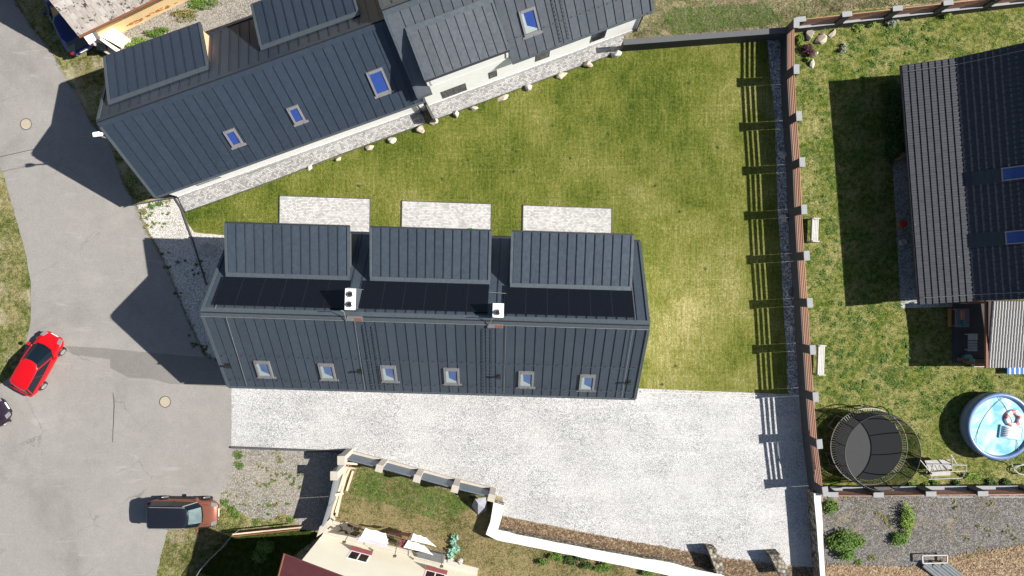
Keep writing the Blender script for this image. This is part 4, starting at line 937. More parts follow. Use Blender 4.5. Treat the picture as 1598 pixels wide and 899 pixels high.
slat_fence('brown slatted fence on a dark wall running down between lawn and right garden', [(1243, 36), (1243, 108), (1247, 181), (1252, 253), (1255, 327), (1259, 399), (1264, 472.6), (1268.5, 546), (1273, 619.6), (1279, 693), (1288, 767)], 2.25, 1.08, ROWS, offs=-.10)
slat_fence('brown slatted fence with grey posts along the top of the right garden', [(1250, 30), (1322, 22), (1401, 13), (1480, 4), (1560, -5), (1640, -14)], 2.0, .8, (.98, 1.2, 1.42, 1.64, 1.84), slat_h=.15, capsize=(.32, .62))
slat_fence('brown slatted fence between the right garden and the grey gravel lot', [(1300, 772), (1371, 772.5), (1453, 771), (1534, 770.5), (1616, 770)], 1.6, .45, (.62, .84, 1.06, 1.28, 1.48), capsize=(.32, .66), offs=-.08)
# plain dark wall closing the lawn at the top
dw = empty('garden_wall', P(1100, 70, 0), 0, 'long plain dark grey wall closing the top of the lawn', 'wall')
a, b = P(973, 66, 1.3), P(1238, 46, 1.3); d = (b - a).normalized(); s_ = Vector((-d.y, d.x, 0)); m = (a + b) / 2
mb = MB(); mb.obox((m.x, m.y, .64), (b - a) / 2, s_ * .15, (0, 0, .64)); mb.build('wall_body', MT['postdark'], dw); mb = MB(); mb.obox((m.x, m.y, 1.295), (b - a) / 2 * 1.003, s_ * .18, (0, 0, .025)); mb.build('coping', MT['walltop'], dw)
# ladders leaning on the lower fence
for x0, x1, lb in ((1462, 1518, 'white ladder hung lengthwise on the slatted fence, left one'), (1544, 1600, 'white ladder hung lengthwise on the slatted fence, right one')):
    r_ = empty('ladder', P((x0 + x1) / 2, 768, 0), 0, lb, 'ladder', 'ladders on the lower fence')
    za, zb = 1.5, 1.05
    yy = 771
    mb = MB(); mb.bar(P(x0, yy, za) + Vector((0, -.18, 0)), P(x1, yy, za) + Vector((0, -.18, 0)), .035, .05); mb.build('rail', MT['furn'], r_)
    mb = MB(); mb.bar(P(x0, yy, zb) + Vector((0, -.18, 0)), P(x1, yy, zb) + Vector((0, -.18, 0)), .035, .05); mb.build('rail', MT['furn'], r_)
    for i in range(5):
        x = x0 + 6 + i * (x1 - x0 - 10) / 4; mb = MB(); mb.bar(P(x, yy, zb + .02) + Vector((0, -.18, 0)), P(x + 2, yy, za + .12) + Vector((0, -.1, 0)), .045, .03); mb.build('rung', MT['furn'], r_)
# grey blue panel fence along the courtyard
caps = [(533, 716), (592, 731), (651, 747), (710, 763), (767, 777)]; zt = 1.7
pf = empty('panel_fence', P(650, 740, 0), 0, 'blue grey panel fence with pale posts along the lower edge of the courtyard', 'fence')
w = [P(x, y, zt) for x, y in caps]
for i, p in enumerate(w):
    d = (w[min(i + 1, 4)] - w[max(i - 1, 0)]).normalized(); s_ = Vector((-d.y, d.x, 0))
    mb = MB(); mb.obox((p.x, p.y, zt / 2), d * .19, s_ * .19, (0, 0, zt / 2)); po = mb.build('post', MT['beige'], pf)
    mb = MB(); mb.obox((p.x, p.y, zt + .03), d * .23, s_ * .23, (0, 0, .03)); mb.build('post_cap', MT['beige'], po, bevel=.01)
for a, b in zip(w, w[1:]):
    d = (b - a).normalized(); s_ = Vector((-d.y, d.x, 0)); m = (a + b) / 2; L = (b - a).length / 2 - .19
    mb = MB(); mb.obox((m.x, m.y, .85) , d * L, s_ * .035, (0, 0, .72)); mb.build('panel', MT['bluepanel'], pf)
    mb = MB(); mb.obox((m.x, m.y, .1), d * L, s_ * .19, (0, 0, .1)); mb.build('coping', MT['beige'], pf)
# fence returning toward the cream house
caps = [(531, 717), (522, 742)]; wf = empty('side_fence', P(525, 770, 0), 0, 'dark grey fence running from the courtyard corner to the cream house', 'fence')
pts = [P(533, 718, 2.1), P(522, 742, 2.1), P(512, 790, 2.1), P(503, 822, 1.9)]
for i, p in enumerate(pts[:2]):
    mb = MB(); mb.box(p.x - .2, p.x + .2, p.y - .24, p.y + .24, 0, 2.15); po = mb.build('post', MT['beige'], wf); mb = MB(); mb.box(p.x - .24, p.x + .24, p.y - .28, p.y + .28, 2.152, 2.21); mb.build('post_cap', MT['beige'], po, bevel=.01)
for a, b in zip(pts, pts[1:]):
    d = (b - a); d.z = 0; L = d.length / 2; d.normalize(); s_ = Vector((-d.y, d.x, 0)); m = (a + b) / 2
    mb = MB(); mb.obox((m.x, m.y, .97), d * L * .97, s_ * .05, (0, 0, .97)); mb.build('panel', MT['bluewall'], wf)
# pale planks leaning inside the yard
pk = MB(); k_ = 0
plank_me = unit_box('plank', MT['plank'])
pl_lbl = ['longest pale plank leaning along the side fence', 'pale plank beside the longest one in the yard', 'short pale plank near the yard corner', 'pale plank lying across the top of the yard', 'second plank across the top of the yard', 'thin pale plank close to the wall stub', 'pale plank in the lower part of the leaning stack', 'weathered plank bridging the stack of planks', 'outermost plank of the stack beside the dry grass']
for (x0, y0, x1, y1, z0, z1), lb in zip(((545, 726, 524, 800, .1, .3), (541, 728, 520, 795, .35, .5), (549, 724, 534, 757, .15, .2), (528, 722, 558, 724, .9, .8), (534, 731, 556, 730, .3, .3), (523, 780, 516, 812, .6, .7), (533, 770, 525, 806, .12, .2), (518, 773, 536, 770, .9, .7), (551, 735, 541, 766, .06, .08)), pl_lbl):
    o = box_between('plank', plank_me, None, P(x0, y0, z0), P(x1, y1, z1), .14, .05); tag(o, lb, 'plank', 'pale planks stacked in the yard')

# white topped retaining wall with bark bed, buttresses, right wall
def wall_poly(name, label, outer, z, mat_top, mat_side, h0=0):
    root = empty(name, P(outer[0][0], outer[0][1], 0), 0, label, 'wall')
    w = [tuple(P(x, y, z)[:2]) for x, y in outer]
    mb = MB(); mb.prism(w, h0, z - .06); mb.build('wall_body', MT[mat_side], root)
    c = [tuple(P(x, y, z)[:2]) for x, y in outer]; mb = MB(); mb.prism(c, z - .058, z); mb.build('coping', MT[mat_top], root, bevel=.015)
    return root
wall_poly('retaining_wall', 'low white coped wall bending along the lower edge of the courtyard', rough([(770, 784), (786, 789), (785, 800), (777, 827), (850, 843), (950, 862), (1050, 879), (1082, 888), (1124, 896), (1160, 912), (1150, 930), (1090, 908), (1000, 889), (850, 858), (775, 843), (758, 834), (765, 815)], 1.2, 14), .75, 'coping', 'rubble')
sheet('bark_bed', [(784, 806), (830, 815), (900, 830), (960, 840), (1040, 854), (1104, 866), (1160, 886), (1262, 885), (1300, 888), (1700, 900), (1700, 1000), (1100, 1000), (1120, 905), (1060, 890), (900, 860), (778, 832)], .028, MT['bark'], 3)
k = P(0, 0)
n_ = 11000; pp = scatter([(784, 808), (900, 832), (1104, 868), (1265, 888), (1265, 899), (1120, 899), (900, 858), (780, 830)], n_)
blades('bark_chips', pp, MT['straw'], (.03, .08), .035, z=.035, lean=5, label='loose bark and straw mulch along the white coped wall', cat='bark mulch')
for pts, lb in (([(1104, 856), (1119, 858), (1133, 893), (1122, 897), (1118, 893)], 'left rubble stone buttress at the lower edge of the courtyard'), ([(1201, 866), (1218, 865), (1236, 899), (1219, 901)], 'right rubble stone buttress at the lower edge of the courtyard')):
    z0 = .95; mb = MB(); w = [P(x, y, z0) for x, y in pts]; n = len(w)
    mb.prism([tuple(p[:2]) for p in rough(pts, .8, 6)] and [tuple(P(x, y, z0)[:2]) for x, y in rough(pts, .8, 6)], 0, z0); tag(mb.build('buttress', MT['rubble'], bevel=.02), lb, 'buttress', 'rubble buttresses')
wall_poly('boundary_wall', 'brown stone wall with white top at the right end of the courtyard', rough([(1270, 770), (1281, 770), (1284, 830), (1288, 899), (1291, 950), (1282, 950), (1280, 899), (1275, 830)], 1.0, 12), 1.15, 'coping', 'rubble')

# lower left board fences in the shade
bf = empty('board_fence', P(420, 828, 0), 0, 'weathered low board fence bordering the shaded garden', 'fence')
for (x0, y0, x1, y1) in ((363, 834, 410, 829), (410, 829, 470, 823)):
    mb = MB(); mb.bar(P(x0, y0, .45), P(x1, y1, .45), .06, .9); mb.build('board', MT['brown'], bf); mb = MB(); mb.bar(P(x0, y0, .93), P(x1, y1, .93), .09, .04); mb.build('rail', MT['plank'], bf)
wf2 = empty('wire_fence', P(335, 868, 0), 0, 'thin grey metal fence running diagonally down from the board fence', 'fence')
pts = [P(362, 836, 1.0), P(345, 856, 1.0), P(328, 872, 1.0), P(312, 890, 1.0), P(300, 910, 1.0)]
mb = MB(); mb.tube(pts, .025, 6); mb.build('rail', MT['wire'], wf2)
for p in pts: mb = MB(); mb.cyl((p.x, p.y, 0), p, .03, n=6); mb.build('post', MT['wire'], wf2)
mb = MB()
for a, b in zip(pts, pts[1:]): mb.add([(a.x, a.y, .05), (b.x, b.y, .05), b, a], [(0, 1, 2, 3)])
mb.build('mesh', MT['net'], wf2)

# ------------------------------------------------------------------ cars
def car(name, label, M, L=4.1, W=1.74, H=1.48, paint='red', roof=None, suv=False, sc_front=None, rear_x=None, cat='car', ws='windscreen'):
    root = link(bpy.data.objects.new(name, None), None, M); tag(root, label, cat)
    P_ = MT[paint]; RF = MT[roof or paint]
    hx = L / 2; zb = .30 if suv else .22; belt = .98 if suv else .88; hood = .95 if suv else .80; w = W / 2
    st = [(-hx, .70, .52, .78), (-hx + .10, .86, .34, belt - .04), (-hx + .35, .95, .24, belt), (-hx + .9, 1, .24, belt + .02), (0, 1, .24, belt + .01), (hx * .42, 1, .24, belt - .01), (hx * .62, .98, .24, hood), (hx - .38, .93, .26, hood - .06), (hx - .12, .80, .32, hood - .17), (hx, .58, .42, hood - .30)]
    mb = MB(); vs = []; K = 11
    for x, kw, z0, z1 in st:
        ww = w * kw; z0 += (zb - .22)
        h = z1 - z0
        pr_ = [(-ww * .86, z0), (-ww * .98, z0 + h * .25), (-ww, z0 + h * .55), (-ww * .96, z0 + h * .88), (-ww * .84, z1), (0, z1 + .035), (ww * .84, z1), (ww * .96, z0 + h * .88), (ww, z0 + h * .55), (ww * .98, z0 + h * .25), (ww * .86, z0)]
        vs += [(x, a, b) for a, b in pr_]
    fs = []
    for i in range(len(st) - 1):
        for j in range(K): fs.append((i * K + j, i * K + (j + 1) % K, (i + 1) * K + (j + 1) % K, (i + 1) * K + j))
    fs.append(tuple(range(K))); fs.append(tuple(reversed(range((len(st) - 1) * K, len(st) * K))))
    mb.add(vs, fs); body = mb.build('body', P_, root, M, smooth=True, sub=2)
    # glasshouse: belt outline to roof outline
    xf0 = hx * .60 if not suv else hx * .60; xf1 = hx * .10 if not suv else hx * .30; xr0 = -hx * .93; xr1 = -hx * .74 if not suv else -hx * .82
    zb_ = belt - .02; zt_ = H - .045; wb, wt = w * .90, w * .70 if not suv else w * .78
    ring = lambda xr, xf, ww, z: [(xr, -ww * .82, z), (xr + .12, -ww, z), ((xr + xf) / 2, -ww * 1.02, z), (xf - .28, -ww * .97, z), (xf, -ww * .62, z), (xf + .05, 0, z), (xf, ww * .62, z), (xf - .28, ww * .97, z), ((xr + xf) / 2, ww * 1.02, z), (xr + .12, ww, z), (xr, ww * .82, z), (xr - .04, 0, z)]
    a = ring(xr0, xf0, wb, zb_); b = ring(xr1, xf1, wt, zt_); n = 12
    mb = MB(); mb.add(a + b, [(i, (i + 1) % n, n + (i + 1) % n, n + i) for i in range(n)] + [tuple(range(n, 2 * n))]); mb.build('cabin_glass', MT['windscreen'], root, M)
    # roof panel
    c0 = ring(xr1 - .04, xf1 + .03, wt * 1.03, zt_ - .01); c1 = ring(xr1 + .03, xf1 - .03, wt * .97, zt_ + .04); c2 = ring(xr1 + .22, xf1 - .2, wt * .72, zt_ + .065)
    mb = MB(); mb.add(c0 + c1 + c2, [(i, (i + 1) % n, n + (i + 1) % n, n + i) for i in range(n)] + [(n + i, n + (i + 1) % n, 2 * n + (i + 1) % n, 2 * n + i) for i in range(n)] + [tuple(range(2 * n, 3 * n))]); mb.build('roof', RF, root, M, smooth=True)
    # pillars
    for j in (1, 3, 4, 6, 7, 9, 2, 8):
        if j in (4, 6): continue
        mb = MB(); p0, p1 = Vector(a[j]), Vector(b[j]); o_ = Vector((0, .012 if p0.y > 0 else -.012, .006)); mb.bar(p0 + o_, p1 + o_, .075 if j in (1, 9) else .05, .03); mb.build('pillar', P_ if j not in (2, 8) and not suv else MT['black'], root, M)
    if suv:
        for s_ in (-1, 1):
            mb = MB(); mb.tube([(xr1 + .1, s_ * wt * .93, zt_ + .05), (xr1 + .2, s_ * wt * .95, zt_ + .10), (xf1 - .25, s_ * wt * .93, zt_ + .10), (xf1 - .1, s_ * wt * .9, zt_ + .05)], .018); mb.build('roof_rail', MT['alloy'], root, M)
            mb = MB(); mb.box(-hx * .5, hx * .55, s_ * w * .97 - .03, s_ * w * .97 + .03, .32, .48); mb.build('sill', MT['black'], root, M)
    if ws != 'windscreen':   # pale sheet over the glass, painting the bright reflection of the dashboard shade
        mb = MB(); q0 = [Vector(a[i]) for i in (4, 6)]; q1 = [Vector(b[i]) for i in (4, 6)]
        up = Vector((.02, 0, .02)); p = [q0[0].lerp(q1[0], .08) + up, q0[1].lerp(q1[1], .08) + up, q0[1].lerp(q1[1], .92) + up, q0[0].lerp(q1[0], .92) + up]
        p[0].x += .05; mb.add([p[0], p[1], p[2], p[3], (p[0] + p[1]) / 2 + Vector((.04, 0, 0)), (p[2] + p[3]) / 2 + Vector((.04, 0, 0))], [(0, 4, 5, 3), (4, 1, 2, 5)]); mb.build('shade_reflection', MT[ws], root, M)
    # wheels
    wr = .35 if suv else .30
    for x in (-hx * .60, hx * .62):
        for s_ in (-1, 1):
            y = s_ * (w - .095); mb = MB(); mb.cyl((x, y - .11, wr), (x, y + .11, wr), wr, n=24)
            tr = mb.build('wheel', MT['rubber'], root, M, bevel=.02); mb = MB(); mb.cyl((x, y + s_ * .10, wr), (x, y + s_ * .118, wr), wr * .66, n=20)
            for q in range(5):
                an = q * 2 * math.pi / 5; mb.obox((x + math.cos(an) * wr * .35, y + s_ * .122, wr + math.sin(an) * wr * .35), (math.cos(an) * wr * .3, 0, math.sin(an) * wr * .3), (0, .006, 0), (-math.sin(an) * .03, 0, math.cos(an) * .03))
            mb.build('rim', MT['alloy'], tr, M)
            mb = MB(); pts = [(x + (wr + .05) * math.cos(t_), s_ * (w - .0), wr + (wr + .05) * math.sin(t_)) for t_ in np.linspace(.15, math.pi - .15, 10)]; mb.tube(pts, .035 if suv else .02, 5); mb.build('wheel_arch', MT['black'], root, M)
    for s_ in (-1, 1):
        mb = MB(); mb.obox((xf0 - .28, s_ * (w + .09), belt + .07), (.09, 0, 0), (0, .11, 0), (0, 0, .06)); mb.build('mirror', P_, root, M, bevel=.03)
        mb = MB(); mb.obox((hx - .20, s_ * w * .66, hood - .155), (.16, s_ * -.05, -.05), (0, .13, 0), (.02, 0, .03)); mb.build('headlight', MT['lampclear'], root, M, bevel=.02)
        mb = MB(); mb.obox((-hx + .10, s_ * w * .74, belt - .12), (.05, 0, 0), (0, .11, 0), (0, 0, .1)); mb.build('tail_light', MT['lampred'], root, M, bevel=.02)
    mb = MB(); mb.obox((hx - .045, 0, .42 + (zb - .22)), (.03, 0, 0), (0, w * .52, 0), (0, 0, .09)); mb.build('grille', MT['black'], root, M, bevel=.01)
    mb = MB(); mb.obox((hx - .005, 0, .50), (.008, 0, 0), (0, .25, 0), (0, 0, .055)); mb.build('number_plate', MT['plate'], root, M)
    mb = MB(); mb.obox((-hx - .004, 0, .62), (.008, 0, 0), (0, .25, 0), (0, 0, .055)); mb.build('number_plate', MT['plate'], root, M)
    # panel gap lines on bonnet
    for s_ in (-1, 1):
        mb = MB(); mb.tube([(xf0 + .08, s_ * w * .72, hood + .052 if not suv else hood + .06), (hx - .42, s_ * w * .66, hood - .015)], .007, 4); mb.build('bonnet_gap', MT['black'], root, M)
    mb = MB(); mb.tube([(xf0 - .22 + .25, -w * .55, belt + .03), (xf0 + .1, 0, belt + .05), (xf0 + .03, w * .55, belt + .03)], .03, 5); mb.build('wiper_cowl', MT['black'], root, M)
    return root
def at(px, py, z, ang): p = P(px, py, z); return Matrix.Translation((p.x, p.y, .022)) @ Matrix.Rotation(R(ang), 4, 'Z')
car('red_hatchback', 'bright red hatchback parked half on the grass at the left', at(60, 567, .6, 61), 4.15, 1.74, 1.46, 'red')
cp = car('copper_suv', 'copper brown sport utility car with black roof parked at the lower left', at(293, 796, .1, -.5), 4.4, 1.80, 1.64, 'copper', 'blackpaint', True, ws='screenlight')
car('dark_car', 'dark aubergine car cut off by the left edge', at(-33, 661, .6, 33), 4.2, 1.76, 1.46, 'purpleblack')
car('navy_car', 'dark blue car in the shade beside the old tiled house', at(106, 34, .7, 118), 4.2, 1.74, 1.48, 'navy')

# ------------------------------------------------------------------ street lamp and its cable
lp = P(250, 246, 0); lh = P(152, 210, 6.8)
L_ = empty('street_lamp', lp, 0, 'white street lamp head sticking out past the blue roof gable', 'street lamp')
mb = MB(); mb.cyl(lp, (lp.x, lp.y, 6.75), .07, .045, n=12); mb.build('pole', MT['framegrey'], L_)
mb = MB(); mb.tube([(lp.x, lp.y, 6.7), ((lp.x + lh.x) / 2, (lp.y + lh.y) / 2, 6.85), (lh.x, lh.y, 6.85)], .03, 8); mb.build('arm', MT['white'], L_)
mb = MB(); mb.obox((lh.x - .02, lh.y, 6.86), (.2, .03, 0), (-.02, .13, 0), (0, 0, .06)); mb.build('lamp_head', MT['white'], L_, bevel=.05)
mb = MB(); mb.cyl((lh.x + .22, lh.y + .02, 6.8), (lh.x + .22, lh.y + .02, 6.98), .1, .07, n=12); mb.build('sensor', MT['white'], L_)
tp = P(-330, 316, 6.8); tpole = empty('utility_pole', (tp.x, tp.y, 0), 0, 'utility pole beyond the left edge carrying the thin cable', 'pole'); mb = MB(); mb.cyl((tp.x, tp.y, 0), (tp.x, tp.y, 7.2), .14, .1, n=12); mb.build('pole', MT['stem'], tpole)
mb = MB(); mb.box(tp.x - .08, tp.x + .08, tp.y - .5, tp.y + .5, 7.0, 7.1); mb.build('crossarm', MT['stem'], tpole)
mb = MB(); pts = [Vector((lh.x, lh.y, 6.8)).lerp(Vector((tp.x, tp.y, 7.0)), t_) - Vector((0, 0, .9 * t_ * (1 - t_))) for t_ in np.linspace(0, 1, 12)]; mb.tube(pts, .014, 5); tag(mb.build('overhead_cable', MT['black']), 'thin black overhead cable running left from the street lamp', 'cable')

# ------------------------------------------------------------------ trampoline
tc = P(1356, 697, .9); TR = 2.44; rt = empty('trampoline', (tc.x, tc.y, 0), 0, 'large round trampoline with black safety net in the right garden', 'trampoline')
ox, oy = tc.x, tc.y
mb = MB(); mb.torus((ox, oy, .88), TR, .035, 72, 8); mb.build('frame', MT['galv'], rt, smooth=True)
mb = MB(); mb.cyl((ox, oy, .862), (ox, oy, .872), TR * .88, n=72); mb.build('mat', MT['tmat'], rt)
mb = MB()
for i in range(96):
    a_ = 2 * math.pi * i / 96; c, s_ = math.cos(a_), math.sin(a_); mb.cyl((ox + c * TR * .885, oy + s_ * TR * .885, .868), (ox + c * (TR - .03), oy + s_ * (TR - .03), .88), .018, n=5)
tag(mb.build('springs', MT['galv'], rt), kind='stuff')
top = []
for i in range(6):
    a_ = 2 * math.pi * i / 6 + .35; c, s_ = math.cos(a_), math.sin(a_)
    prof = [(1.02, .05), (1.03, .9), (1.10, 1.4), (1.10, 1.9), (1.04, 2.35), (.95, 2.6)]
    mb = MB(); mb.tube([(ox + c * TR * r_, oy + s_ * TR * r_, z) for r_, z in prof], .033, 8); mb.build('pole', MT['black'], rt)
    mb = MB(); mb.tube([(ox + math.cos(a_ + .25) * TR, oy + math.sin(a_ + .25) * TR, .88), (ox + math.cos(a_ + .22) * TR * 1.02, oy + math.sin(a_ + .22) * TR * 1.02, .04), (ox + math.cos(a_ - .12) * TR * 1.02, oy + math.sin(a_ - .12) * TR * 1.02, .04), (ox + math.cos(a_ - .15) * TR, oy + math.sin(a_ - .15) * TR, .88)], .028, 8); mb.build('leg', MT['galv'], rt)
mb = MB(); mb.torus((ox, oy, 2.6), TR * .95, .03, 72, 6); mb.build('top_ring', MT['black'], rt, smooth=True)
mb = MB(); n = 72; levels = [(.89, .88), (.96, 1.3), (1.0, 1.8), (.99, 2.3), (.945, 2.6)]
vs = [(ox + math.cos(2 * math.pi * i / n) * TR * r_, oy + math.sin(2 * math.pi * i / n) * TR * r_, z) for r_, z in levels for i in range(n)]
mb.add(vs, [(l * n + i, l * n + (i + 1) % n, (l + 1) * n + (i + 1) % n, (l + 1) * n + i) for l in range(4) for i in range(n)]); mb.build('safety_net', MT['net'], rt, smooth=True)
for i in range(6):
    a_ = 2 * math.pi * i / 6 + .87; c, s_ = math.cos(a_), math.sin(a_); mb = MB(); mb.tube([(ox + c * TR * r_ * .995, oy + s_ * TR * r_ * .995, z) for r_, z in levels], .032, 5); mb.build('net_seam', MT['black'], rt)

# ------------------------------------------------------------------ pool
pc = P(1562, 666, 1.0); PR = 2.08; rp = empty('round_pool', (pc.x, pc.y, 0), 0, 'round inflatable swimming pool with navy ring at the right edge', 'pool'); ox, oy = pc.x, pc.y
mb = MB(); n = 64; levels = [(.97, .0), (1.01, .25), (1.02, .55), (1.0, .85)]
vs = [(ox + math.cos(2 * math.pi * i / n) * PR * r_, oy + math.sin(2 * math.pi * i / n) * PR * r_, z) for r_, z in levels for i in range(n)]
mb.add(vs, [(l * n + i, l * n + (i + 1) % n, (l + 1) * n + (i + 1) % n, (l + 1) * n + i) for l in range(3) for i in range(n)]); mb.build('side_wall', MT['poolwall'], rp, smooth=True)
mb = MB(); mb.torus((ox, oy, .88), PR * .965, .155, 64, 12); mb.build('inflatable_ring', MT['poolring'], rp, smooth=True)
mb = MB(); mb.cyl((ox, oy, .60), (ox, oy, .86), PR * .90, n=64); mb.build('water', MT['water'], rp)
for ph, off in ((.35, -.5), (-.55, .6)):
    mb = MB(); pts = []
    for t_ in np.linspace(-1, 1, 25):
        u = t_ * PR * .98; v = off + (.55 if off > 0 else -.35) * (1 - t_ * t_); c, s_ = math.cos(ph + math.pi / 2), math.sin(ph + math.pi / 2); rr = math.hypot(u, v)
        k_ = min(1, PR * .98 / rr); pts.append((ox + (c * u - s_ * v) * k_, oy + (s_ * u + c * v) * k_, .87 + .16 * abs(t_) ** 4))
    mb.tube(pts, .014, 5); mb.build('cord', MT['rope'], rp)
f1 = P(1581, 653, .9); r1_ = empty('swim_ring', (f1.x, f1.y, .86), 0, 'coral and white swim ring floating in the round pool', 'swim ring')
mb = MB(); 
for i in range(10):
    a0, a1 = 2 * math.pi * i / 10, 2 * math.pi * (i + 1) / 10; vs = []; fs = []
    for s2 in range(5):
        a_ = a0 + (a1 - a0) * s2 / 4
        for j in range(8):
            b_ = 2 * math.pi * j / 8; vs.append((f1.x + (.42 + .15 * math.cos(b_)) * math.cos(a_), f1.y + (.42 + .15 * math.cos(b_)) * math.sin(a_), .92 + .1 * math.sin(b_)))
    for s2 in range(4):
        for j in range(8): fs.append((s2 * 8 + j, (s2 + 1) * 8 + j, (s2 + 1) * 8 + (j + 1) % 8, s2 * 8 + (j + 1) % 8))
    mb.add(vs, fs, i % 2)
mb.build('tube', [MT['floatred'], MT['floatwhite']], r1_, smooth=True)
f2 = P(1577, 675, .9); r2_ = empty('pool_lounger', (f2.x, f2.y, .86), R(-8), 'white ribbed air mattress floating below the swim ring', 'air mattress'); M2 = WORLD[r2_.name]
mb = MB()
for i in range(6): mb.cyl((-.62, -.3 + i * .12, .07), (.62, -.3 + i * .12, .07), .058, n=8)
mb.build('mattress', MT['floatwhite'], r2_, M2, smooth=True)
mb = MB(); mb.tube([(-.7, -.38, .05), (.7, -.38, .05), (.7, .38, .05), (-.7, .38, .05)], .05, 8, closed=True); mb.build('rim', plain('float_blue', (.2, .5, .66), .3), r2_, M2)

# ------------------------------------------------------------------ garden furniture
def bench(px, py, ang, label, L=1.55):
    p = P(px, py, .5); r_ = empty('garden_bench', (p.x, p.y, 0), R(ang), label, 'bench', 'white benches along the slatted fence'); M = WORLD[r_.name]; W = .56
    for i in range(5):
        mb = MB(); y = -W/2 + .06 + i * .1; mb.box(-L/2, L/2, y - .04, y + .04, .42, .445); mb.build('seat_slat', MT['furn'], r_, M)
    for i in range(4):
        mb = MB(); z = .52 + i * .11; mb.obox((0, W/2 - .02 + i * .025, z), (L/2, 0, 0), (0, .012, 0), (0, 0, .045)); mb.build('back_slat', MT['furn'], r_, M)
    for x in (-L/2 + .04, L/2 - .04):
        mb = MB(); mb.box(x - .03, x + .03, -W/2, -W/2 + .05, 0, .42); mb.build('leg', MT['furn'], r_, M); mb = MB(); mb.box(x - .03, x + .03, W/2 - .05, W/2, 0, .95); mb.build('leg', MT['furn'], r_, M)
        mb = MB(); mb.box(x - .035, x + .035, -W/2, W/2, .62, .655); mb.build('armrest', MT['furn'], r_, M, bevel=.01); mb = MB(); mb.box(x - .025, x + .025, -W/2, -W/2 + .05, .446, .62); mb.build('arm_post', MT['furn'], r_, M)
bench(1271.5, 359, 88, 'weathered white bench against the fence, upper of the two'); bench(1281, 562, 88, 'white bench against the fence just below a post, lower of the two', 1.95)
# garden swing frame
sw = empty('garden_swing', P(1475, 735, 0), 0, 'white metal garden swing frame lying beside the trampoline', 'garden swing')
def pbar(parent, name, pts, r_=.028, mat='furn'): mb = MB(); mb.tube([P(*p) for p in pts], r_, 8); return mb.build(name, MT[mat], parent)
pbar(sw, 'seat_frame', [(1456, 725, .9), (1508, 726, .9), (1508, 735, .55), (1453, 737, .55), (1456, 725, .9)]); pbar(sw, 'base_rail', [(1449, 748, .05), (1502, 746, .05)]); pbar(sw, 'side_bar', [(1452, 747, .05), (1455, 737, .55)]); pbar(sw, 'side_bar', [(1501, 745, .05), (1508, 735, .55)]); pbar(sw, 'side_bar', [(1504, 744, .06), (1504, 736, .5)])
pbar(sw, 'upright', [(1483, 709, 1.7), (1494, 726, .6)]); pbar(sw, 'upright', [(1486, 714, 1.5), (1486, 736, .5)]); pbar(sw, 'upright', [(1436, 718, 1.5), (1452, 737, .5)]); pbar(sw, 'upright', [(1446, 722, .9), (1446, 738, .4)])
mb = MB(); mb.add([P(1443, 719, .75), P(1482, 717, .75), P(1486, 732, .42), P(1450, 735, .42)], [(0, 3, 2, 1)]); mb.add([P(1452, 738, .4), P(1484, 736, .4), P(1483, 742, .4), P(1452, 743, .4)], [(0, 3, 2, 1)]); so_ = mb.build('seat', plain('swing_fabric', (.36, .35, .34), .8), sw); so_.modifiers.new('solid', 'SOLIDIFY').thickness = .03
for i in range(4): pbar(sw, 'slat', [(1458 + i * 7, 727, .88), (1457 + i * 7, 736, .56)], .012)
# white hose coils at the right edge
mb = MB(); c = P(1592, 732, .1); mb.tube([(c.x + .45 * math.cos(t_) , c.y + .3 * math.sin(t_) * (1 + .2 * math.cos(t_)), .1 + .02 * t_) for t_ in np.linspace(0, 12.5, 60)], .03, 6); mb.tube([(c.x - .5, c.y + .1, .12), (c.x - .65, c.y + .4, .2), P(1579, 719, .8)], .03, 6)
tag(mb.build('pool_hose', MT['furn']), 'pale pool hose looped on the grass below the round pool', 'hose')

# porch with pale tiles, lower right
zp = 2.5; pts = [(1541, 470), (1640, 466), (1640, 572), (1541, 573)]
pe = empty('tiled_porch', P(1590, 520, 0), 0, 'timber porch with pale ribbed tile roof at the right edge', 'porch')
a, b = P(1541, 470, zp + .45), P(1541, 573, zp); w_ = P(1660, 573, zp).x - b.x; FPp = Frame(Vector((b.x, b.y, 0)), 0); lenp = a.y - b.y
mb = MB(); mb.slab([(0, 0, zp), (w_, 0, zp), (w_, lenp, zp + .45), (0, lenp, zp + .45)], .1); rp_ = mb.build('roof', MT['brown'], pe, FPp.M)
mb = MB(); nrib = int(w_ / .17); nr = 8
for r_ in range(nr):
    y0, y1 = lenp * r_ / nr, lenp * (r_ + 1) / nr; z0, z1 = zp + .45 * r_ / nr, zp + .45 * (r_ + 1) / nr; vs = []
    for i in range(nrib * 4 + 1):
        x = w_ * i / (nrib * 4); h = (0.005, .045, .07, .045)[i % 4]; vs += [(x, y0 - .03, z0 + h + .03), (x, y1, z1 + h + .005)]
    mb.add(vs, [(2 * i, 2 * i + 2, 2 * i + 3, 2 * i + 1) for i in range(nrib * 4)])
tag(mb.build('roof_tiles', MT['paletile'], rp_, FPp.M), kind='stuff')
mb = MB(); mb.box(-.16, -.02, -.05, lenp + .05, zp - .05, zp + .12); mb.build('barge_board', MT['brown'], pe, FPp.M)
for y in (.1, lenp - .1):
    mb = MB(); mb.box(-.02, .12, y - .07, y + .07, 0, zp - .1); mb.build('post', MT['brown'], pe, FPp.M)
mb = MB(); mb.box(-.9, -.165, .22, .42, .95, 1.05); mb.build('railing', MT['brown'], pe, FPp.M)
mb = MB(); mb.box(-.6, w_, .0, lenp, 0.012, .08); mb.build('deck', MT['postdark'], pe, FPp.M)
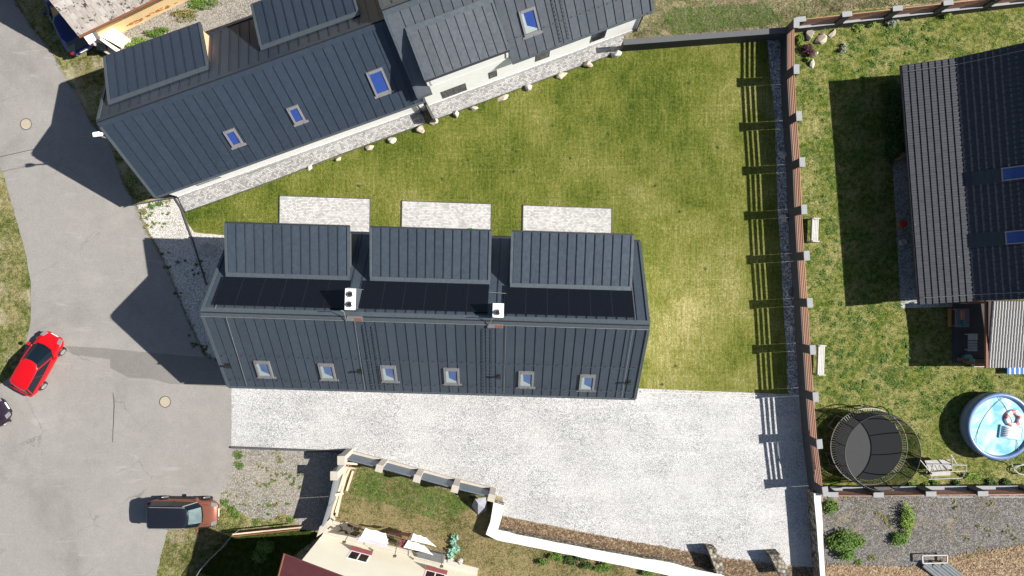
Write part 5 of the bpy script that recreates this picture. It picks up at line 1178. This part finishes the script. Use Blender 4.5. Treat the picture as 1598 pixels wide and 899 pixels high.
# things beside the porch
def table(px, py, label):
    p = P(px, py, .7); r_ = empty('garden_table', (p.x, p.y, 0), 0, label, 'table'); M = WORLD[r_.name]
    mb = MB(); mb.box(-.45, .45, -.6, .6, .70, .74); mb.build('tabletop', MT['framegrey'], r_, M, bevel=.01)
    for x in (-.38, .38):
        for y in (-.53, .53): mb = MB(); mb.box(x - .03, x + .03, y - .03, y + .03, 0, .7); mb.build('leg', MT['orange'], r_, M)
    mb = MB(); mb.box(-.72, -.5, -.58, .58, .40, .44); mb.build('bench_seat', MT['orange'], r_, M)
    return p
p = table(1501, 496, 'grey topped garden table with orange side in the shade beside the pale porch')
mb = MB(); mb.box(p.x - .12, p.x + .12, p.y - .1, p.y + .5, .742, .85); tag(mb.build('toolbox', plain('salmon_plastic', (.45, .16, .1), .5), bevel=.02), 'salmon coloured box on the garden table', 'box')
mb = MB(); leaves(mb, (p.x + .05, p.y - .35, .74), .3, .16, .12, 60, .14, 0, .1); tag(mb.build('towel', MT['teal']), 'teal cloth crumpled on the garden table', 'cloth')
p = P(1519, 533, .5); r_ = empty('deck_chair', (p.x, p.y, 0), 0, 'pale slatted deck chair in the shade left of the porch', 'chair'); M = WORLD[r_.name]
mb = MB(); mb.box(-.3, .3, .1, .5, .42, .47); mb.build('seat', MT['furn'], r_, M)
for i in range(7): mb = MB(); mb.box(-.3, .3, -.62 + i * .1, -.56 + i * .1, .40, .43); mb.build('slat', MT['furn'], r_, M)
for x in (-.27, .27):
    for y in (-.55, .45): mb = MB(); mb.box(x - .025, x + .025, y - .025, y + .025, 0, .42); mb.build('leg', MT['furn'], r_, M)
p = P(1509, 560, .3); mb = MB(); mb.cyl((p.x, p.y, 0), (p.x, p.y, .45), .24, .32, n=20); tag(mb.build('bucket', MT['teal']), 'dark teal tub at the foot of the porch railing', 'tub')
p = P(1528, 566, .2); r_ = empty('planter_box', (p.x, p.y, 0), 0, 'white edged planter box at the lower corner of the porch', 'planter'); M = WORLD[r_.name]
mb = MB(); mb.box(-.38, .38, -.22, .22, 0, .3); mb.build('soil', MT['stem'], r_, M); mb = MB(); mb.box(-.42, .42, -.26, -.22, 0, .36); mb.box(-.42, -.38, -.22, .26, 0, .36); mb.build('rim', MT['furn'], r_, M)
p = P(1590, 577, .4); r_ = empty('sun_bed', (p.x, p.y, 0), 0, 'blue and white striped sun bed under the porch edge', 'sun bed'); M = WORLD[r_.name]
mb = MB(); mb.box(-.75, .9, -.28, .3, .34, .40); mb.build('cushion', MT['sky'], r_, M)
for i in range(5): mb = MB(); mb.box(-.6 + i * .3, -.52 + i * .3, -.279, .299, .401, .407); mb.build('stripe', MT['cloth_white'], r_, M)
for x in (-.65, .8):
    for y in (-.22, .24): mb = MB(); mb.cyl((x, y, 0), (x, y, .34), .02, n=6); mb.build('leg', MT['furn'], r_, M)
p = P(1407, 350, .2)
r_ = empty('flower_pot', (p.x, p.y, 0), 0, 'pot with red flowers against the dark tiled house', 'flower pot'); mb = MB(); mb.cyl((p.x, p.y, 0), (p.x, p.y, .35), .18, .24, n=16); mb.build('pot', MT['orange'], r_); mb = MB(); leaves(mb, (p.x, p.y, .35), .28, .28, .25, 90, .09); mb.build('flowers', plain('flower_red', (.5, .02, .02), .7), r_)
p = P(1409, 378, .2); mb = MB(); mb.cyl((p.x, p.y, 0), (p.x, p.y, .3), .16, .2, n=16); mb.torus((p.x, p.y, .3), .18, .03, 16, 6); tag(mb.build('plant_pot', MT['beige']), 'empty ochre pot below the red flower pot', 'plant pot')
mb = MB(); a, b = P(1398, 250, .7), P(1414, 240, .7); mb.bar(a, b, .12, .05); tag(mb.build('timber_plank', MT['orange']), 'orange plank at the shrub beside the dark tiled house', 'plank')

# ------------------------------------------------------------------ laundry and yard clutter
cl = empty('clothesline', P(600, 840, 0), 0, 'clothesline frame with brown arms on the rear wall of the cream house', 'clothesline')
arms = [((537, 846), (553, 820)), ((616, 868), (621, 842)), ((689, 884), (690, 860))]
zl = 2.0
for (wx, wy), (ex, ey) in arms:
    a, b = P(wx, wy, zl), P(ex, ey, zl); mb = MB(); mb.tube([a, b], .025, 6); mb.obox(b, (.25, -.1, 0), (.02, .04, 0), (0, 0, .03)); mb.obox(a, (.1, 0, 0), (0, .05, 0), (0, 0, .08)); mb.build('arm', MT['stem'], cl)
lines = []
for t_ in (0.15, .45, .75, 1.0):
    pts = [P(wx + (ex - wx) * t_, wy + (ey - wy) * t_, zl) for (wx, wy), (ex, ey) in arms]; mb = MB(); mb.tube(pts, .006, 4); mb.build('line', MT['wire'], cl)
def cloth(name, label, quad, mat, z1=1.98, z0=1.0, mats2=None):
    """quad: two line ends at the top (px), then two lower corners (px) seen from above; a hanging sheet with folds"""
    a, b = P(*quad[0], z1), P(*quad[1], z1); c, d = P(*quad[2], z0), P(*quad[3], z0); mb = MB(); n, m = 26, 10
    vs = []
    for j in range(m + 1):
        for i in range(n + 1):
            u, v = i / n, j / m; p = a.lerp(b, u).lerp(d.lerp(c, u), v); p += Vector((.0, math.sin(u * 11 + v * 2) * .018 * (v + .3), -.06 * math.sin(math.pi * u) * (1 - v) + .0))
            vs.append(p)
    fs = [(j * (n + 1) + i, j * (n + 1) + i + 1, (j + 1) * (n + 1) + i + 1, (j + 1) * (n + 1) + i) for j in range(m) for i in range(n)]
    mb.add(vs, fs); o = mb.build(name, MT[mat], smooth=True); md = o.modifiers.new('solid', 'SOLIDIFY'); md.thickness = .012
    return tag(o, label, 'laundry', 'laundry on the clothesline')
cloth('bed_sheet', 'white bed sheet hanging above the pink one', [(562, 838), (606, 848), (602, 832), (570, 824)], 'cloth_white', 1.98, 1.5)
cloth('bed_sheet', 'pink and white bed sheet nearest the cream wall', [(556, 844), (603, 853), (606, 841), (563, 833)], 'cloth_pink', 1.98, 1.6)
cloth('towel', 'dark maroon towel between the pink and white sheets', [(606, 833), (639, 838), (643, 832), (602, 828)], 'cloth_maroon', 1.98, 1.5)
cloth('towel', 'maroon towel hanging close to the wall', [(622, 854), (630, 856), (636, 842), (624, 840)], 'maroon', 1.97, 1.4)
cloth('bed_sheet', 'white cloth tapering right, farther from the wall', [(640, 843), (681, 853), (664, 838), (645, 832)], 'cloth_white', 1.98, 1.4)
cloth('bed_sheet', 'white cloth tapering right, nearer the wall', [(629, 854), (676, 866), (662, 851), (637, 843)], 'cloth_white', 1.98, 1.5)
mb = MB(); quadbox(mb, [(648, 862), (668, 861), (694, 866), (692, 880), (652, 870)], .0, .35); tag(mb.build('grey_cover', MT['grey_wall'], bevel=.03), 'dark grey tarpaulin cover beneath the right sheet', 'tarpaulin')
def crumple(px, py, pts, mat, label, name='netting'):
    mb = MB(); n = 40
    for i in range(150):
        (x, y, r_) = random.choice(pts); a = P(x + random.gauss(0, r_), y + random.gauss(0, r_), random.uniform(.05, .4)); e = Vector((random.uniform(-1, 1), random.uniform(-1, 1), random.uniform(-.4, .4))).normalized() * .13; f = Vector((random.uniform(-1, 1), random.uniform(-1, 1), random.uniform(-.4, .4))).normalized() * .13
        mb.add([a, a + e, a + e + f, a + f], [(0, 1, 2, 3)])
    return tag(mb.build(name, MT[mat]), label, 'netting')
crumple(710, 850, [(709, 839, 2), (708, 848, 2.2), (712, 857, 3), (706, 860, 2.5), (703, 865, 2.5)], 'greennet', 'crumpled green netting lying on the dry grass')
slbl = ['pale paving slab at the left end of the slab heap', 'long pale slab on top of the slab heap', 'broken slab near the middle of the slab heap', 'narrow slab under the laundry arm', 'grey slab at the right of the slab heap', 'small beige slab beside the cream wall', 'beige slab against the cream wall', 'tilted slab at the upper edge of the slab heap']
slab_me = unit_box('paving_slab', MT['beige'])
for i, (x, y, w_, h_, a_) in enumerate(((519, 827, .45, .3, .2), (527, 817, .7, .22, -.3), (537, 819, .4, .3, .1), (527, 825, .35, .35, .6), (541, 825, .55, .25, -.2), (533, 832, .4, .2, .1), (547, 829, .4, .18, .3), (520, 820, .35, .2, -.5))):
    p = P(x, y, .1 + .05 * (i % 3)); o = place('paving_slab', slab_me, None, Matrix.Translation((p.x, p.y, .06 + .05 * (i % 3))) @ Matrix.Rotation(a_, 4, 'Z') @ Matrix.Rotation(.12 * (i % 2), 4, 'X') @ Matrix.Diagonal((w_, h_, .07, 1))); tag(o, slbl[i], 'paving slab', 'slabs heaped beside the cream house')
for x, y, lb in ((702, 874, 'flat grey stone right of the green netting'), (718, 876, 'square grey paving stone lowest in the dry yard')): rock(x, y, .3, .25, .2, lb, 'greystone', x, .3)
# grey tent-like cover in the shade
cv = MB(); pts = [P(736, 790, .0), P(741, 778, .9), P(758, 776, .6), P(761, 796, .0), P(746, 804, .0)]
cv.add(pts + [P(746, 786, 1.0)], [(0, 5, 1), (1, 5, 2), (2, 5, 3), (3, 5, 4), (4, 5, 0)]); o = cv.build('folded_parasol_cover', plain('cover_grey', (.22, .23, .27), .8)); o.modifiers.new('solid', 'SOLIDIFY').thickness = .02; tag(o, 'dark grey pointed cover standing in the shade below the panel fence', 'cover')
# green hose reel on the middle terrace
p = P(735, 360, .3); hr = empty('hose_reel', (p.x, p.y, .06), 0, 'bright green garden hose coil on the middle terrace', 'hose reel'); mb = MB()
for i in range(4): mb.torus((p.x, p.y, .1 + i * .04), .17 - .012 * (i % 2), .022, 24, 6)
mb.build('hose', plain('hose_green', (.03, .32, .07), .4), hr); mb = MB(); mb.cyl((p.x, p.y, .06), (p.x, p.y, .3), .09, n=12); mb.build('drum', plain('drum_green', (.02, .16, .05), .5), hr)
# bottom right: white crate frame and dark sheets
cf = empty('wooden_frame', P(1458, 872, 0), 0, 'white rectangular frame lying at the edge of the gravel lot', 'frame')
for a, b in (((1439, 867), (1478, 866)), ((1478, 866), (1478, 878)), ((1478, 878), (1440, 879)), ((1440, 879), (1439, 867))):
    mb = MB(); mb.bar(P(*a, .4), P(*b, .4), .07, .1); mb.build('frame_board', MT['furn'], cf)
for i, (x0, lb) in enumerate(((1443, 'left corrugated grey board below the white frame'), (1458, 'middle corrugated grey board below the white frame'), (1472, 'right corrugated grey board below the white frame'))):
    a, b = P(x0, 880, .25), P(x0 + 40, 912, .1); mb = MB(); d = (b - a).normalized(); s_ = Vector((-d.y, d.x, 0))
    mb.obox((a + b) / 2, (b - a) / 2, s_ * .24, (0, 0, .02))
    for q in (-.16, 0, .16): mb.obox((a + b) / 2 + s_ * q + Vector((0, 0, .035)), (b - a) / 2, s_ * .03, (0, 0, .014))
    tag(mb.build('corrugated_board', MT['bluewall']), lb, 'board', 'grey boards in the bark')
blades('bark_chips', scatter([(784, 808), (900, 832), (1104, 868), (1265, 888), (1265, 899), (1120, 899), (900, 858), (780, 830)], 2500), MT['stem'], (.05, .10), .05, z=.05, lean=3, label='dark bark pieces mixed into the mulch of the coped wall', cat='bark mulch')
pp = scatter([(1290, 880), (1440, 885), (1480, 868), (1600, 850), (1640, 920), (1290, 920)], 14000); blades('bark_chips', pp, MT['straw'], (.02, .06), .05, z=.035, lean=5, label='pale bark debris at the lower right corner', cat='bark mulch')

# ------------------------------------------------------------------ plants
shrub('garden_shrub', 'wide leafy green bush behind the white topped wall at the lower right', 1322, 848, 1.25, 1.0, 1.0, 3200, 'leaf', .12, 7)
shrub('garden_shrub', 'narrow green bush at the top of the white topped wall', 1296, 797, .45, .75, .5, 700, 'leaf', .1, 4)
shrub('garden_shrub', 'upright light green bush standing alone in the grey gravel lot', 1412, 812, .5, 1.1, .7, 1300, 'leafbright', .1, 6)
shrub('garden_shrub', 'lower green clump joined to the lone bush in the gravel lot', 1408, 838, .75, .5, .6, 900, 'leaf', .1, 4)
shrub('garden_shrub', 'dark evergreen bush in the house shade at the right', 1388, 165, .75, 1.6, 1.4, 2200, 'leafdark', .12, 6)
shrub('garden_shrub', 'dark bush below the evergreen beside the tiled house', 1391, 225, .65, 1.2, 1.2, 1500, 'leafdark', .12, 5)
shrub('flowering_plant', 'purple leaved shrub in the corner flower bed', 1258, 80, .5, .5, .6, 700, 'leafpurple', .1, 3)
shrub('flowering_plant', 'yellow green plant at the left side of the corner flower bed', 1249, 66, .35, .4, .4, 400, 'leafbright', .09, 3)
shrub('flowering_plant', 'small bright plant inside the white flower bed rocks', 1262, 95, .3, .25, .3, 240, 'leafbright', .08, 2)
for (x, y, r_, m_, lb) in ((1282, 38, .45, 'leaf', 'green bush just right of the fence corner'), (1299, 37, .4, 'leafdry', 'brownish dry plant along the top fence'), (1335, 40, .5, 'leafbright', 'lime green plant below the first top fence panel'), (1358, 35, .5, 'leafbright', 'lime green plant right of its twin along the top fence'), (1388, 33, .5, 'leafgrey', 'silver grey plant along the top fence'), (1424, 27, .5, 'leaf', 'green plant below the third top fence post'), (1470, 22, .45, 'leafbright', 'light plant near the fourth top fence post'), (1312, 75, .35, 'leafgrey', 'small silver plant in the grass right of the flower bed'), (1262, 40, .4, 'leaf', 'green plant behind the tall white rock')):
    shrub('border_plant', lb, x, y, r_, r_ * .8, r_, 300, m_, .09, 3, 'plant', 'plants along the top fence')
for (x, y, r_, m_, lb) in ((1517, 745, .55, 'leafbright', 'spiky green plant right of the garden swing'), (1462, 752, .35, 'leaf', 'small plant beneath the garden swing'), (1545, 752, .4, 'leafdark', 'dark plant in the bed above the lower fence'), (1570, 750, .4, 'leafdark', 'dark leafy plant nearest the hose'), (1420, 757, .4, 'leaf', 'green plant at the right foot of the trampoline'), (1445, 758, .3, 'leafbright', 'bright small plant by the second lower fence post'), (1491, 754, .35, 'leafdark', 'dark round plant below the garden swing')):
    shrub('bed_plant', lb, x, y, r_, r_ * .6, r_ * .8, 260, m_, .1, 3, 'plant', 'plants along the lower fence')
shrub('garden_shrub', 'shaded bush beside the board fence at the lower left', 412, 855, .8, .7, .8, 900, 'leaf', .1, 4); shrub('garden_shrub', 'bright leaves at the lower end of the wire fence', 320, 897, .5, .3, .5, 300, 'leafbright', .1, 2)
for (x, y, rx, ry, m_, lb) in ((218, 68, 1.0, .35, 'leafbright', 'bright green weed strip behind the blue roofed house'), (243, 50, .9, .35, 'leaf', 'weed strip to the right of the bright one behind the blue roofed house'), (290, 25, 1.2, .4, 'leafdry', 'thin weeds in the gravel near the top edge'), (322, 8, 1.2, .4, 'leaf', 'weed strip touching the top edge')):
    shrub('weed_patch', lb, x, y, rx, ry, .3, 700, m_, .09, 6, 'weeds', None, False)
for (x, y, r_, m_, lb) in ((980, 870, .45, 'leafdark', 'dark leafy tuft below the white coped wall, right'), (940, 880, .5, 'leaf', 'green tuft below the white coped wall, middle'), (895, 868, .45, 'leafdark', 'dark tuft below the white coped wall, left'), (850, 872, .3, 'leaf', 'small green tuft nearest the bend of the coped wall'), (1010, 884, .6, 'leaf', 'broad green bush below the right half of the coped wall'), (1045, 890, .5, 'leafdark', 'dark bush where the coped wall leaves the picture'), (915, 872, .55, 'leafdark', 'broad dark bush under the middle of the coped wall'), (870, 866, .4, 'leaf', 'low green bush left of the middle under the coped wall')):
    shrub('wall_plant', lb, x, y + 4, r_ * 1.25, r_ * .7, .5, 420, m_, .1, 3, 'plant', 'plants below the white coped wall')
spots = [(372, 710, .4, 'leaf'), (374, 726, .38, 'leaf'), (405, 727, .12, 'leafdry'), (432, 712, .18, 'leafdry'), (440, 718, .14, 'leafdry'), (412, 731, .14, 'leafdry'), (424, 748, .18, 'leafdry'), (420, 760, .2, 'leaf'), (407, 757, .14, 'leafdry'), (452, 742, .16, 'leaf'), (463, 747, .24, 'leaf'), (458, 757, .2, 'leaf'), (441, 738, .14, 'leafdry'), (352, 785, .35, 'leaf'), (362, 795, .38, 'leaf'), (350, 800, .34, 'leafdry'), (368, 804, .36, 'leaf'), (380, 815, .3, 'leafdry'), (400, 815, .32, 'leaf'), (378, 782, .18, 'leafdry'), (358, 772, .12, 'leafdry'), (420, 788, .18, 'leaf'), (436, 790, .16, 'leafdry'), (447, 786, .16, 'leaf'), (440, 808, .34, 'leafdry'), (452, 812, .3, 'leaf'), (425, 817, .25, 'leaf'), (386, 774, .1, 'leafdry'),
         (237, 322, .3, 'leaf'), (225, 330, .34, 'leafdry'), (250, 318, .3, 'leaf'), (262, 315, .22, 'leafdry'), (232, 345, .26, 'leaf'), (262, 333, .12, 'leaf'), (245, 350, .1, 'leafdry'), (237, 354, .14, 'leafdry'), (258, 351, .08, 'leaf'), (301, 410, .26, 'leafdark'), (304, 425, .2, 'leafdark'), (254, 395, .14, 'leafdark'), (262, 418, .12, 'leafdark'), (276, 455, .14, 'leafdark'), (308, 535, .24, 'leafdark'), (316, 548, .26, 'leafdark'), (311, 541, .2, 'leafdark'),
         (1572, 828, .16, 'leafdry'), (1583, 836, .15, 'leafdry'), (1545, 828, .16, 'leafdry'), (1527, 822, .1, 'leafdry'), (1490, 794, .1, 'leafdark'), (1375, 805, .28, 'leafdry'), (1385, 812, .2, 'leafdry'), (1360, 870, .3, 'leafdry'), (1340, 878, .3, 'leaf'), (1515, 868, .3, 'leafdry'), (1525, 862, .25, 'leafdry'), (1508, 842, .12, 'leafdry'), (1300, 780, .2, 'leaf'), (1320, 776, .14, 'leafdry'), (1540, 785, .16, 'leafdry'), (1490, 782, .1, 'leafdry')]
def whereabouts(x, y):
    if y < 370 and x < 330: return 'in the white gravel below the blue roofed house'
    if x < 330 and y < 600: return 'in the shaded gravel beside the long house'
    if x < 500: return 'in the beige gravel plot right of the copper car'
    return 'in the grey gravel lot at the lower right'
named = {(372, 710): 'green weed clump where road, courtyard and gravel plot meet', (374, 726): 'green weed clump on the road edge below the courtyard corner', (352, 785): 'weed clump touching the front of the copper car', (362, 795): 'weed clump just right of the copper car bonnet', (350, 800): 'dry weed clump under the right front corner of the copper car', (368, 804): 'green weed clump diagonally below right of the copper car', (380, 815): 'dry weed clump above the left end of the board fence',
         (400, 815): 'green weed clump above the middle of the board fence', (440, 808): 'brown green weed clump beside the fence shadow', (452, 812): 'green weed clump at the foot of the fence shadow', (237, 322): 'green weed clump below the blue roof corner', (225, 330): 'dry weed clump where road meets the white gravel', (250, 318): 'green weed clump right under the dark boundary strip', (1360, 870): 'dry weed clump right of the big bush in the gravel lot', (1340, 878): 'green weed clump below the big bush in the gravel lot', (1515, 868): 'dry weed clump right of the white rectangular frame'}
small = {}
for x, y, r_, m_ in spots:
    b = P(x, y, .01)
    if (x, y) in named:
        mb = MB(); leaves(mb, b, r_, r_ * .85, .14, int(60 + 380 * r_), .075, 0, .15); tag(mb.build('weed_tuft', MT[m_]), named[(x, y)], 'weed', 'larger weed clumps on gravel')
    else:
        mb = small.setdefault((whereabouts(x, y), m_), MB())
        for q_ in range(4): leaves(mb, b + Vector((random.gauss(0, r_ * 1.3), random.gauss(0, r_ * .9), 0)), r_ * random.uniform(.3, .9), r_ * random.uniform(.3, .8), .08, int(14 + 150 * r_), .06, 0, .1)
for (w_, m_), mb in small.items(): tag(mb.build('weeds', MT[m_]), 'scattered %s weeds %s' % ({'leaf': 'green', 'leafdry': 'dry', 'leafdark': 'dark'}[m_], w_), 'weeds', None, 'stuff')
mb = MB()
for x, y in ((806, 236), (802, 268), (800, 233), (863, 196), (890, 247), (985, 166), (1023, 290), (1055, 571), (1033, 600), (935, 300), (1100, 420), (1120, 230), (1060, 330), (730, 250), (690, 280), (560, 290), (870, 160), (950, 210), (900, 120), (1075, 130)):
    leaves(mb, P(x, y, .0), .12, .12, .06, 40, .06, 0, .1)
tag(mb.build('weeds', MT['leafdark']), 'small dark weed rosettes dotted over the mown lawn', 'weeds', None, 'stuff')
mb = MB(); rr_ = random.Random(9); gp = scatter([(1262, 120), (1300, 130), (1320, 480), (1420, 480), (1430, 570), (1590, 580), (1500, 640), (1440, 660), (1400, 640), (1300, 640), (1290, 600), (1270, 400)], 150, 14)
for x, y in gp: r_ = rr_.uniform(.12, .34); leaves(mb, P(x, y, .0), r_, r_ * .8, .09, int(20 + 190 * r_), .08, 0, .1)
gp = scatter([(1330, 60), (1460, 30), (1560, 40), (1400, 100), (1320, 120)], 60, 10)
for x, y in gp: r_ = rr_.uniform(.12, .3); leaves(mb, P(x, y, .0), r_, r_ * .8, .09, int(20 + 190 * r_), .08, 0, .1)
tag(mb.build('weeds', MT['leaf']), 'lush weed rosettes spread through the right garden', 'weeds', None, 'stuff')
